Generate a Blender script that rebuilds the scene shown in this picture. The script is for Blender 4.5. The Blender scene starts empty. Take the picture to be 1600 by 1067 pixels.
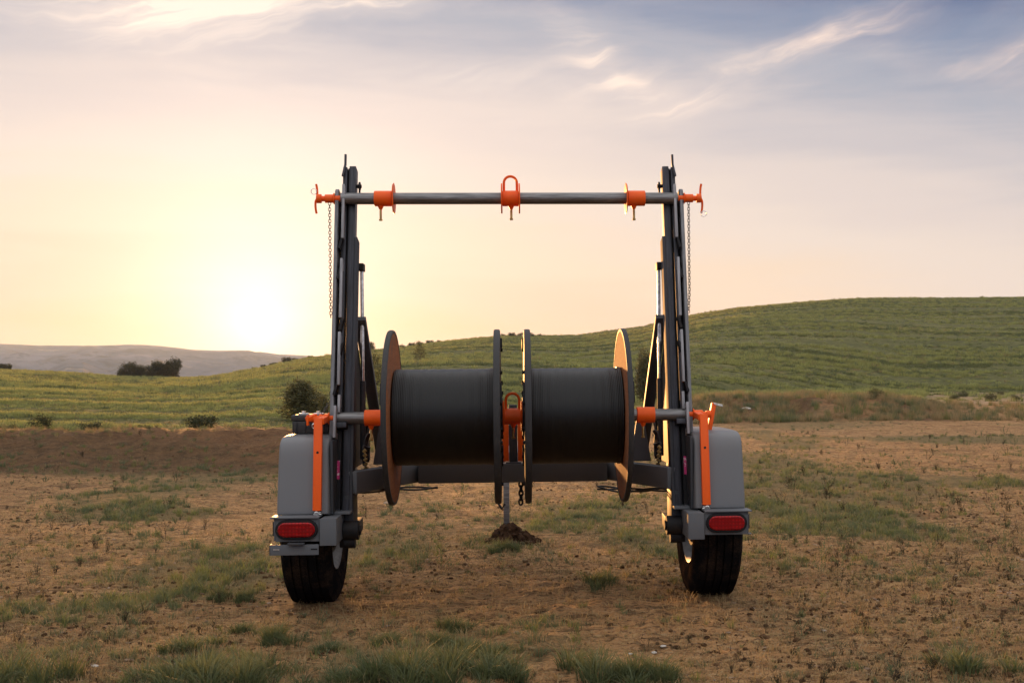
import bpy, bmesh, math, random
import numpy as np
from mathutils import Vector, Matrix, Euler

# ------------------------------------------------------------------ camera, sky, sun, exposure
scn = bpy.context.scene
R = math.radians
CAM_H = 0.99
F = 1800.0            # focal length in photo pixels (photo is 1600 wide)
CX, HY = 894.0, 600.0  # principal column and horizon row in the photo

cam_d = bpy.data.cameras.new('camera')
cam = bpy.data.objects.new('camera', cam_d)
scn.collection.objects.link(cam)
cam.location = (0, 0, CAM_H)
cam.rotation_euler = (R(90), 0, 0)
cam_d.sensor_width = 36.0
cam_d.lens = 36.0 * F / 1600.0
cam_d.shift_x = -(CX - 800.0) / 1600.0
cam_d.shift_y = (HY - 533.5) / 1600.0
cam_d.clip_start = 0.1
cam_d.clip_end = 20000
scn.camera = cam

SUN_AZ, SUN_EL = R(-15.2), R(2.7)
SUN_DIR = Vector((math.sin(SUN_AZ) * math.cos(SUN_EL), math.cos(SUN_AZ) * math.cos(SUN_EL), math.sin(SUN_EL)))

def lin(r, g, b):
    def f(c):
        c /= 255.0
        return c / 12.92 if c <= 0.04045 else ((c + 0.055) / 1.055) ** 2.4
    return (f(r), f(g), f(b), 1.0)

class NT:
    """small wrapper for building node trees"""
    def __init__(s, tree):
        s.t = tree
        s.t.nodes.clear()
    def n(s, kind, **kw):
        nd = s.t.nodes.new(kind)
        for k, v in kw.items():
            setattr(nd, k, v)
        return nd
    def link(s, a, b):
        s.t.links.new(a, b)
    def put(s, sock, v):
        if isinstance(v, bpy.types.NodeSocket):
            s.link(v, sock)
        else:
            sock.default_value = v
    def math(s, op, a, b=0.0, c=0.0, clamp=False):
        nd = s.n('ShaderNodeMath', operation=op)
        nd.use_clamp = clamp
        s.put(nd.inputs[0], a); s.put(nd.inputs[1], b); s.put(nd.inputs[2], c)
        return nd.outputs[0]
    def vmath(s, op, a, b=(0, 0, 0)):
        nd = s.n('ShaderNodeVectorMath', operation=op)
        s.put(nd.inputs[0], a); s.put(nd.inputs[1], b)
        return nd.outputs['Value'] if op in ('DOT_PRODUCT', 'LENGTH') else nd.outputs['Vector']
    def comb(s, x, y, z):
        nd = s.n('ShaderNodeCombineXYZ')
        s.put(nd.inputs[0], x); s.put(nd.inputs[1], y); s.put(nd.inputs[2], z)
        return nd.outputs[0]
    def sep(s, v):
        nd = s.n('ShaderNodeSeparateXYZ'); s.link(v, nd.inputs[0])
        return nd.outputs
    def ramp(s, f, stops, interp='LINEAR'):
        nd = s.n('ShaderNodeValToRGB')
        cr = nd.color_ramp
        cr.interpolation = interp
        while len(cr.elements) > 1:
            cr.elements.remove(cr.elements[-1])
        cr.elements[0].position, cr.elements[0].color = stops[0]
        for p, c in stops[1:]:
            cr.elements.new(p).color = c
        s.put(nd.inputs[0], f)
        return nd.outputs[0]
    def noise(s, vec, scale, detail=4.0, rough=0.55, dist=0.0):
        nd = s.n('ShaderNodeTexNoise')
        nd.inputs['Scale'].default_value = scale
        nd.inputs['Detail'].default_value = detail
        nd.inputs['Roughness'].default_value = rough
        nd.inputs['Distortion'].default_value = dist
        if vec is not None:
            s.link(vec, nd.inputs['Vector'])
        return nd.outputs['Fac']
    def mix(s, f, a, b, mode='MIX'):
        nd = s.n('ShaderNodeMix', data_type='RGBA', blend_type=mode)
        s.put(nd.inputs[0], f); s.put(nd.inputs[6], a); s.put(nd.inputs[7], b)
        return nd.outputs[2]
    def step(s, v, lo, hi):
        nd = s.n('ShaderNodeMapRange', interpolation_type='SMOOTHSTEP')
        s.put(nd.inputs[0], v)
        nd.inputs[1].default_value = lo; nd.inputs[2].default_value = hi
        return nd.outputs[0]

world = bpy.data.worlds.new('World')
scn.world = world
world.use_nodes = True

def build_sky():
    t = NT(world.node_tree)
    d = t.n('ShaderNodeTexCoord').outputs['Generated']
    d = t.vmath('NORMALIZE', d)
    x, y, z = t.sep(d)
    ang = t.math('ARCCOSINE', t.math('MINIMUM', t.vmath('DOT_PRODUCT', d, tuple(SUN_DIR)), 0.99999))
    az = t.math('ARCTAN2', x, y)
    el = t.math('ARCSINE', z)
    elp = t.math('MAXIMUM', el, 0.0)
    # soft horizontal veils: slight wobble of the apparent height
    veil = t.noise(t.comb(t.math('MULTIPLY', az, 2.2), t.math('MULTIPLY', el, 20.0), 3.7), 1.6, 5, 0.55, 0.4)
    e = t.math('ADD', elp, t.math('MULTIPLY', t.math('MINIMUM', ang, 2.2), 0.23))
    e = t.math('ADD', e, t.math('MULTIPLY', t.math('SUBTRACT', veil, 0.5), 0.085))
    e2 = t.math('DIVIDE', e, 1.6, clamp=True)
    def S(v): return v / 1.6
    base = t.ramp(e2, [
        (S(0.00), lin(243, 192, 138)), (S(0.06), lin(244, 199, 160)), (S(0.12), lin(246, 209, 186)),
        (S(0.175), lin(246, 222, 200)), (S(0.23), lin(240, 224, 213)), (S(0.28), lin(230, 216, 211)),
        (S(0.33), lin(206, 200, 204)), (S(0.375), lin(174, 179, 193)), (S(0.42), lin(130, 147, 176)), (S(0.465), lin(92, 113, 154)),
        (S(0.62), lin(140, 150, 178)), (S(0.95), (1.34, 1.32, 1.33, 1)), (S(1.6), (1.34, 1.33, 1.35, 1))], 'EASE')
    # aureole of the sun behind thin haze
    g1 = t.math('EXPONENT', t.math('MULTIPLY', t.math('POWER', t.math('DIVIDE', ang, 0.060), 1.0), -1.0))
    g2 = t.math('EXPONENT', t.math('DIVIDE', ang, -0.13))
    glow = t.vmath('ADD', t.vmath('MULTIPLY', t.comb(g1, g1, g1), (1.35, 1.2, 1.05)),
                   t.vmath('MULTIPLY', t.comb(g2, g2, g2), (0.12, 0.085, 0.09)))
    col = t.vmath('ADD', base, glow)
    # cirrus: streaky wisps, thicker in a few patches of the sky
    wob = t.noise(t.comb(az, el, 1.3), 5.0, 4, 0.6)
    wob2 = t.noise(t.comb(az, el, 7.3), 5.0, 4, 0.6)
    azw = t.math('ADD', az, t.math('MULTIPLY', t.math('SUBTRACT', wob, 0.5), 0.10))
    elw = t.math('ADD', el, t.math('MULTIPLY', t.math('SUBTRACT', wob2, 0.5), 0.07))
    rot = t.comb(t.math('ADD', t.math('MULTIPLY', azw, 7.0), t.math('MULTIPLY', elw, -9.0)),
                 t.math('ADD', t.math('MULTIPLY', elw, 42.0), t.math('MULTIPLY', azw, -9.0)), 0.4)
    fine = t.noise(rot, 1.0, 8, 0.62, 0.8)
    fine = t.step(fine, 0.40, 0.78)
    # broad thin sheets everywhere above the haze
    sheet = t.noise(t.comb(t.math('MULTIPLY', az, 3.0), t.math('MULTIPLY', el, 11.0), 8.2), 1.3, 6, 0.6, 0.6)
    sheet = t.math('MULTIPLY', t.step(sheet, 0.42, 0.75), t.step(el, 0.13, 0.26))
    amount = t.math('MULTIPLY', sheet, 0.16)
    patches = [  # azimuth, elevation, half-length, half-height, slope, strength
        (-0.312, 0.302, 0.070, 0.016, 0.10, 1.4), (-0.20, 0.315, 0.16, 0.010, 0.10, 1.0), (-0.34, 0.285, 0.10, 0.022, 0.0, 0.7),
        (0.022, 0.272, 0.045, 0.020, -0.45, 0.75), (0.155, 0.262, 0.075, 0.011, 0.22, 0.85), (0.25, 0.285, 0.05, 0.010, 0.25, 0.7),
        (0.10, 0.232, 0.05, 0.008, 0.15, 0.65), (0.29, 0.262, 0.05, 0.010, -0.2, 0.45), (0.385, 0.255, 0.035, 0.013, 0.1, 0.8),
        (0.065, 0.248, 0.04, 0.010, -0.2, 0.5), (-0.05, 0.255, 0.12, 0.012, -0.05, 0.3),
        (0.62, 0.30, 0.15, 0.03, 0.1, 0.6), (-0.7, 0.28, 0.2, 0.03, 0.1, 0.6), (1.4, 0.35, 0.3, 0.06, 0.1, 0.5), (-1.6, 0.3, 0.3, 0.05, 0.1, 0.5)]
    tot = None
    for a, ee, sa, se, sl, st in patches:
        da = t.math('SUBTRACT', azw, a)
        de = t.math('SUBTRACT', t.math('SUBTRACT', elw, ee), t.math('MULTIPLY', da, sl))
        q = t.math('ADD', t.math('POWER', t.math('ABSOLUTE', t.math('DIVIDE', da, sa)), 2.0), t.math('POWER', t.math('ABSOLUTE', t.math('DIVIDE', de, se)), 2.0))
        g = t.math('MULTIPLY', t.math('EXPONENT', t.math('MULTIPLY', q, -1.0)), st)
        tot = g if tot is None else t.math('ADD', tot, g)
    amount = t.math('ADD', amount, t.math('MULTIPLY', tot, t.math('ADD', t.math('MULTIPLY', fine, 0.85), 0.22)))
    amount = t.math('MINIMUM', amount, 0.92)
    warm = t.math('EXPONENT', t.math('DIVIDE', ang, -0.55))
    ccol = t.mix(warm, (0.95, 0.66, 0.54, 1), (1.5, 1.28, 1.08, 1))
    col = t.mix(amount, col, ccol)
    bg = t.n('ShaderNodeBackground'); t.link(col, bg.inputs[0]); bg.inputs[1].default_value = 0.435
    sky = t.n('ShaderNodeTexSky', sky_type='NISHITA')
    sky.sun_disc = False
    sky.sun_elevation = SUN_EL
    sky.sun_rotation = SUN_AZ
    sky.air_density, sky.dust_density, sky.ozone_density = 1.0, 2.0, 2.0
    bg2 = t.n('ShaderNodeBackground'); t.link(sky.outputs[0], bg2.inputs[0]); bg2.inputs[1].default_value = 0.007
    add = t.n('ShaderNodeAddShader'); t.link(bg.outputs[0], add.inputs[0]); t.link(bg2.outputs[0], add.inputs[1])
    out = t.n('ShaderNodeOutputWorld'); t.link(add.outputs[0], out.inputs[0])
build_sky()

sun_d = bpy.data.lights.new('sun', 'SUN')
sun_d.energy = 4.8
sun_d.angle = R(2.5)
sun_d.color = (1.0, 0.46, 0.14)
sun = bpy.data.objects.new('sun', sun_d)
sun.rotation_euler = SUN_DIR.to_track_quat('Z', 'Y').to_euler()
sun.location = SUN_DIR * 50
scn.collection.objects.link(sun)

scn.view_settings.view_transform = 'Standard'
scn.view_settings.look = 'None'
scn.view_settings.exposure = 1.08
scn.view_settings.gamma = 1.0
scn.view_settings.use_curve_mapping = False
scn.cycles.max_bounces = 6
scn.cycles.transparent_max_bounces = 8
scn.cycles.volume_bounces = 0
scn.cycles.use_denoising = True

# ------------------------------------------------------------------ helpers
COL = scn.collection

def tag(o, label=None, cat=None, group=None, kind=None):
    if label: o['label'] = label
    if cat: o['category'] = cat
    if group: o['group'] = group
    if kind: o['kind'] = kind
    return o

def empty(name, loc=(0, 0, 0), rot=(0, 0, 0)):
    o = bpy.data.objects.new(name, None)
    o.empty_display_size = 0.2
    o.location = loc
    o.rotation_euler = rot
    COL.objects.link(o)
    return o

def link_mesh(name, me, parent=None, loc=None):
    o = bpy.data.objects.new(name, me)
    COL.objects.link(o)
    if parent is not None:
        o.parent = parent
    if loc is not None:
        o.location = loc
    return o

def copy_tree(o, parent=None):
    c = o.copy()
    COL.objects.link(c)
    if parent is not None:
        c.parent = parent
        c.matrix_parent_inverse = o.matrix_parent_inverse
    for ch in [k for k in bpy.data.objects if k.parent == o]:
        copy_tree(ch, c)
    return c

class MB:
    """collects shapes into one mesh"""
    def __init__(s):
        s.bm = bmesh.new()
    def _merge(s, b, mat=None):
        if mat is not None:
            bmesh.ops.transform(b, matrix=mat, verts=b.verts)
        me = bpy.data.meshes.new('tmp')
        b.to_mesh(me); b.free()
        s.bm.from_mesh(me)
        bpy.data.meshes.remove(me)
        return s
    def box(s, x0, x1, y0, y1, z0, z1, bev=0.003, mat=None):
        b = bmesh.new()
        bmesh.ops.create_cube(b, size=1.0)
        for v in b.verts:
            v.co = Vector(((x0 + x1) / 2 + v.co.x * (x1 - x0), (y0 + y1) / 2 + v.co.y * (y1 - y0), (z0 + z1) / 2 + v.co.z * (z1 - z0)))
        m = min(abs(x1 - x0), abs(y1 - y0), abs(z1 - z0))
        bev = min(bev, m * 0.3)
        if bev > 0:
            bmesh.ops.bevel(b, geom=list(b.edges), offset=bev, segments=2, affect='EDGES', profile=0.6)
        return s._merge(b, mat)
    def bar(s, p0, p1, w, h, bev=0.003, up=(0, 0, 1)):
        """rectangular bar from p0 to p1, w across, h along 'up'"""
        p0, p1 = Vector(p0), Vector(p1)
        d = p1 - p0
        L = d.length
        zax = d.normalized()
        u = Vector(up)
        xax = u.cross(zax).normalized()
        yax = zax.cross(xax)
        M = Matrix((xax, yax, zax)).transposed().to_4x4()
        M.translation = p0
        return s.box(-w / 2, w / 2, -h / 2, h / 2, 0, L, bev, M)
    def prism(s, pts, axis, a0, a1, bev=0.002):
        """polygon extruded along an axis; pts are the other two coordinates in order"""
        b = bmesh.new()
        def mk(p, a):
            if axis == 'x': return (a, p[0], p[1])
            if axis == 'y': return (p[0], a, p[1])
            return (p[0], p[1], a)
        lo = [b.verts.new(mk(p, a0)) for p in pts]
        hi = [b.verts.new(mk(p, a1)) for p in pts]
        b.faces.new(lo); b.faces.new(hi[::-1])
        n = len(pts)
        for i in range(n):
            b.faces.new((lo[i], hi[i], hi[(i + 1) % n], lo[(i + 1) % n]))
        bmesh.ops.recalc_face_normals(b, faces=b.faces)
        if bev > 0:
            bmesh.ops.bevel(b, geom=list(b.edges), offset=bev, segments=1, affect='EDGES')
        return s._merge(b)
    def lathe(s, prof, seg=48, mat=None, closed=False):
        """profile of (along x, radius) turned about the x axis"""
        b = bmesh.new()
        rings = []
        for (a, r) in prof:
            if r < 1e-6:
                rings.append([b.verts.new((a, 0, 0))])
            else:
                rings.append([b.verts.new((a, r * math.cos(2 * math.pi * i / seg), r * math.sin(2 * math.pi * i / seg))) for i in range(seg)])
        pairs = list(zip(rings[:-1], rings[1:]))
        if closed:
            pairs.append((rings[-1], rings[0]))
        for A, B in pairs:
            if len(A) == 1 and len(B) == 1:
                continue
            for i in range(seg):
                j = (i + 1) % seg
                if len(A) == 1: b.faces.new((A[0], B[j], B[i]))
                elif len(B) == 1: b.faces.new((A[i], A[j], B[0]))
                else: b.faces.new((A[i], A[j], B[j], B[i]))
        bmesh.ops.recalc_face_normals(b, faces=b.faces)
        return s._merge(b, mat)
    def cyl(s, p0, p1, r, seg=20, r1=None, bev=0.0015):
        p0, p1 = Vector(p0), Vector(p1)
        d = p1 - p0
        L = d.length
        r1 = r if r1 is None else r1
        M = d.to_track_quat('X', 'Z').to_matrix().to_4x4()
        M.translation = p0
        bev = min(bev, L * 0.3, r * 0.4, r1 * 0.4)
        return s.lathe([(0, 0), (0, r - bev), (bev, r), (L - bev, r1), (L, r1 - bev), (L, 0)], seg, M)
    def tube(s, pts, r, seg=8, closed=False):
        pts = [Vector(p) for p in pts]
        n = len(pts)
        b = bmesh.new()
        rings = []
        prev = None
        for i, p in enumerate(pts):
            if closed:
                tg = (pts[(i + 1) % n] - pts[i - 1]).normalized()
            else:
                tg = (pts[min(i + 1, n - 1)] - pts[max(i - 1, 0)]).normalized()
            if prev is None:
                ref = Vector((0, 0, 1)) if abs(tg.z) < 0.9 else Vector((1, 0, 0))
                nrm = tg.cross(ref).normalized()
            else:
                nrm = (prev - tg * prev.dot(tg)).normalized()
            prev = nrm
            bn = tg.cross(nrm)
            rings.append([b.verts.new(p + (nrm * math.cos(2 * math.pi * k / seg) + bn * math.sin(2 * math.pi * k / seg)) * r) for k in range(seg)])
        m = n if closed else n - 1
        for i in range(m):
            A, B = rings[i], rings[(i + 1) % n]
            for k in range(seg):
                b.faces.new((A[k], A[(k + 1) % seg], B[(k + 1) % seg], B[k]))
        if not closed:
            b.faces.new(rings[0][::-1]); b.faces.new(rings[-1])
        bmesh.ops.recalc_face_normals(b, faces=b.faces)
        return s._merge(b)
    def torus(s, c, R_, r, nrm, seg=20, rs=8, stretch=None):
        q = Vector(nrm).to_track_quat('Z', 'Y')
        pts = []
        for i in range(seg):
            a = 2 * math.pi * i / seg
            p = Vector((math.cos(a) * R_, math.sin(a) * R_, 0))
            if stretch: p.x *= stretch[0]; p.y *= stretch[1]
            pts.append(Vector(c) + q @ p)
        return s.tube(pts, r, rs, True)
    def build(s, name, mat, parent=None, matrix=None, sharp=35):
        if matrix is not None:
            bmesh.ops.transform(s.bm, matrix=matrix, verts=s.bm.verts)
        me = bpy.data.meshes.new(name)
        s.bm.to_mesh(me); s.bm.free()
        me.polygons.foreach_set('use_smooth', [True] * len(me.polygons))
        me.set_sharp_from_angle(angle=R(sharp))
        me.materials.append(mat)
        return link_mesh(name, me, parent)

def sstep(a, b, x):
    t = np.clip((x - a) / (b - a), 0, 1)
    return t * t * (3 - 2 * t)

def _hash(ix, iy, seed):
    h = (ix.astype(np.int64) * 374761393 + iy.astype(np.int64) * 668265263 + seed * 974634777) & 0xFFFFFFFF
    h = ((h ^ (h >> 13)) * 1274126177) & 0xFFFFFFFF
    h = (h ^ (h >> 16)) & 0xFFFFFF
    return h / float(0xFFFFFF)

def vnoise(x, y, seed=0):
    x = np.asarray(x, float); y = np.asarray(y, float)
    ix, iy = np.floor(x), np.floor(y)
    fx, fy = x - ix, y - iy
    fx = fx * fx * (3 - 2 * fx); fy = fy * fy * (3 - 2 * fy)
    a = _hash(ix, iy, seed); b = _hash(ix + 1, iy, seed)
    c = _hash(ix, iy + 1, seed); d = _hash(ix + 1, iy + 1, seed)
    return (a * (1 - fx) + b * fx) * (1 - fy) + (c * (1 - fx) + d * fx) * fy

def fbm(x, y, seed=0, octs=4, gain=0.5):
    s = 0; a = 1.0; tot = 0
    for o in range(octs):
        s = s + a * vnoise(x * 2 ** o + o * 17.3, y * 2 ** o - o * 9.1, seed + o * 31)
        tot += a; a *= gain
    return s / tot

# ------------------------------------------------------------------ materials
def new_mat(name):
    m = bpy.data.materials.new(name)
    m.use_nodes = True
    return m, NT(m.node_tree)

def finish(t, col, rough=0.5, metal=0.0, bump=None, bstr=0.2, bdist=0.01, spec=0.5, extra=None):
    p = t.n('ShaderNodeBsdfPrincipled')
    t.put(p.inputs['Base Color'], col)
    t.put(p.inputs['Roughness'], rough)
    t.put(p.inputs['Metallic'], metal)
    t.put(p.inputs['Specular IOR Level'], spec)
    if extra:
        for k, v in extra.items():
            t.put(p.inputs[k], v)
    if bump is not None:
        b = t.n('ShaderNodeBump')
        b.inputs['Strength'].default_value = bstr
        b.inputs['Distance'].default_value = bdist
        t.link(bump, b.inputs['Height'])
        t.link(b.outputs[0], p.inputs['Normal'])
    o = t.n('ShaderNodeOutputMaterial')
    t.link(p.outputs[0], o.inputs[0])
    return p

def painted(name, c, rough=0.45, dust=0.25, grain=900, metal=0.0, bstr=0.08, dustcol=(0.22, 0.15, 0.09, 1), spec=0.5):
    m, t = new_mat(name)
    o = t.n('ShaderNodeTexCoord').outputs['Object']
    n1 = t.noise(o, 6.0, 6, 0.65)
    n2 = t.noise(o, 60.0, 4, 0.6)
    n3 = t.noise(o, grain, 2, 0.5)
    k = t.math('MULTIPLY', t.step(t.math('ADD', t.math('MULTIPLY', n1, 0.65), t.math('MULTIPLY', n2, 0.35)), 0.45, 0.75), dust)
    a = tuple(v * 0.88 for v in c[:3]) + (1,)
    b = tuple(min(1, v * 1.12) for v in c[:3]) + (1,)
    col = t.mix(n3, a, b)
    col = t.mix(k, col, dustcol)
    r = t.math('ADD', rough, t.math('MULTIPLY', k, 0.6))
    finish(t, col, r, metal, n3, bstr, 0.001, spec)
    return m

def steel(name, c, rough=0.38, metal=0.85, streak=(3, 3, 40)):
    m, t = new_mat(name)
    o = t.n('ShaderNodeTexCoord').outputs['Object']
    v = t.vmath('MULTIPLY', o, streak)
    n1 = t.noise(v, 4.0, 6, 0.65)
    n2 = t.noise(o, 14.0, 5, 0.7)
    col = t.mix(t.step(n1, 0.3, 0.7), tuple(k * 0.62 for k in c[:3]) + (1,), tuple(min(1, k * 1.3) for k in c[:3]) + (1,))
    col = t.mix(t.math('MULTIPLY', t.step(n2, 0.58, 0.8), 0.35), col, (0.13, 0.075, 0.045, 1))
    r = t.math('ADD', rough, t.math('MULTIPLY', n2, 0.25))
    finish(t, col, r, metal, n1, 0.06, 0.002)
    return m

M = {}
M['grey'] = painted('grey_powder_coat', (0.112, 0.119, 0.130), 0.55, 0.16, spec=0.3)
M['fender'] = painted('grey_fender_paint', (0.140, 0.144, 0.152), 0.46, 0.16, 1200)
M['charcoal'] = painted('charcoal_paint', (0.042, 0.046, 0.054), 0.55, 0.18, spec=0.25)
M['black'] = painted('black_paint', (0.011, 0.011, 0.013), 0.6, 0.10, spec=0.2)
M['blackplastic'] = painted('black_plastic', (0.020, 0.020, 0.022), 0.42, 0.15, 500)
M['orange'] = painted('orange_powder_coat', (0.90, 0.115, 0.006), 0.48, 0.16, 1500, spec=0.3, dustcol=(0.24, 0.055, 0.02, 1))
M['mast'] = steel('dark_mill_steel', (0.040, 0.041, 0.050), 0.40, 0.5, (30, 30, 2))
M['mastlight'] = steel('bare_bar_steel', (0.17, 0.172, 0.182), 0.45, 0.4, (30, 30, 2))
M['barlight'] = steel('highlit_flat_bar', (0.30, 0.30, 0.315), 0.5, 0.3, (30, 30, 2))  # lighter steel, so the ladder bars carry highlights in their colour
M['sleeve'] = painted('sleeve_paint', (0.060, 0.063, 0.072), 0.7, 0.15, spec=0.03)
M['pipe'] = steel('steel_pipe', (0.21, 0.205, 0.205), 0.38, 0.85, (2, 30, 30))
M['chrome'] = steel('bright_zinc', (0.75, 0.74, 0.72), 0.22, 1.0, (10, 10, 10))
M['brass'] = steel('yellow_zinc_bolt', (0.62, 0.44, 0.18), 0.35, 1.0, (10, 10, 10))
M['chain'] = steel('chain_steel', (0.09, 0.085, 0.08), 0.5, 0.8, (10, 10, 10))
M['rim'] = steel('wheel_silver', (0.13, 0.125, 0.12), 0.45, 0.8, (4, 4, 4))

def mk_rubber():
    m, t = new_mat('tyre_rubber')
    o = t.n('ShaderNodeTexCoord').outputs['Object']
    n1 = t.noise(o, 9.0, 6, 0.7)
    n2 = t.noise(o, 220.0, 3, 0.7)
    k = t.math('MULTIPLY', t.step(t.math('ADD', t.math('MULTIPLY', n1, 0.6), t.math('MULTIPLY', n2, 0.4)), 0.46, 0.64), 0.50)
    col = t.mix(k, (0.008, 0.008, 0.009, 1), (0.085, 0.052, 0.030, 1))
    finish(t, col, 0.95, 0, n2, 0.25, 0.002, 0.0)
    return m
M['rubber'] = mk_rubber()

def mk_lens():
    m, t = new_mat('red_lens_plastic')
    o = t.n('ShaderNodeTexCoord').outputs['Object']
    v = t.n('ShaderNodeTexVoronoi'); v.inputs['Scale'].default_value = 70.0; v.inputs['Randomness'].default_value = 0.15
    t.link(o, v.inputs['Vector'])
    col = t.mix(t.step(v.outputs['Distance'], 0.15, 0.6), (0.52, 0.004, 0.006, 1), (0.20, 0.001, 0.002, 1))
    finish(t, col, 0.30, 0, v.outputs['Distance'], 0.3, 0.003, 0.3)
    return m
M['lens'] = mk_lens()

def mk_drum():
    m, t = new_mat('wound_black_cable')
    o = t.n('ShaderNodeTexCoord').outputs['Object']
    w = t.n('ShaderNodeTexWave', wave_type='BANDS', bands_direction='X')
    w.inputs['Scale'].default_value = 42.0; w.inputs['Distortion'].default_value = 0.5; w.inputs['Detail'].default_value = 2.0
    t.link(o, w.inputs['Vector'])
    n = t.noise(o, 30.0, 5, 0.7)
    scuff = t.noise(t.vmath('MULTIPLY', o, (3, 1, 1)), 26.0, 4, 0.8)
    col = t.mix(n, (0.0022, 0.0022, 0.0024, 1), (0.0055, 0.0052, 0.005, 1))
    col = t.mix(t.math('MULTIPLY', t.step(scuff, 0.70, 0.78), 0.5), col, (0.16, 0.14, 0.13, 1))
    r = t.math('ADD', 0.30, t.math('MULTIPLY', n, 0.25))
    finish(t, col, r, 0, w.outputs['Fac'], 0.25, 0.002, 0.33)
    return m
M['drum'] = mk_drum()

def mk_flange():
    m, t = new_mat('weathered_reel_board')
    o = t.n('ShaderNodeTexCoord').outputs['Object']
    g = t.noise(t.vmath('MULTIPLY', o, (1, 3, 42)), 2.4, 7, 0.7)
    n = t.noise(o, 7.0, 6, 0.7)
    col = t.mix(g, (0.13, 0.048, 0.020, 1), (0.40, 0.150, 0.060, 1))
    col = t.mix(t.math('MULTIPLY', t.step(n, 0.45, 0.75), 0.7), col, (0.11, 0.095, 0.085, 1))
    finish(t, col, 0.85, 0, g, 0.4, 0.003, 0.12)
    return m
M['flange'] = mk_flange()
M['flange_rim'] = painted('reel_rim_grime', (0.018, 0.018, 0.019), 0.65, 0.30, 300, 0.0, 0.3, (0.12, 0.10, 0.09, 1))

def mk_sticker():
    m, t = new_mat('pink_sticker')
    o = t.n('ShaderNodeTexCoord').outputs['Object']
    n = t.noise(t.vmath('MULTIPLY', o, (1, 1, 1)), 38.0, 2, 0.5, 1.5)
    col = t.mix(t.step(n, 0.56, 0.60), (0.60, 0.015, 0.17, 1), (0.80, 0.55, 0.62, 1))
    finish(t, col, 0.4)
    return m
M['sticker'] = mk_sticker()

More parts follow.
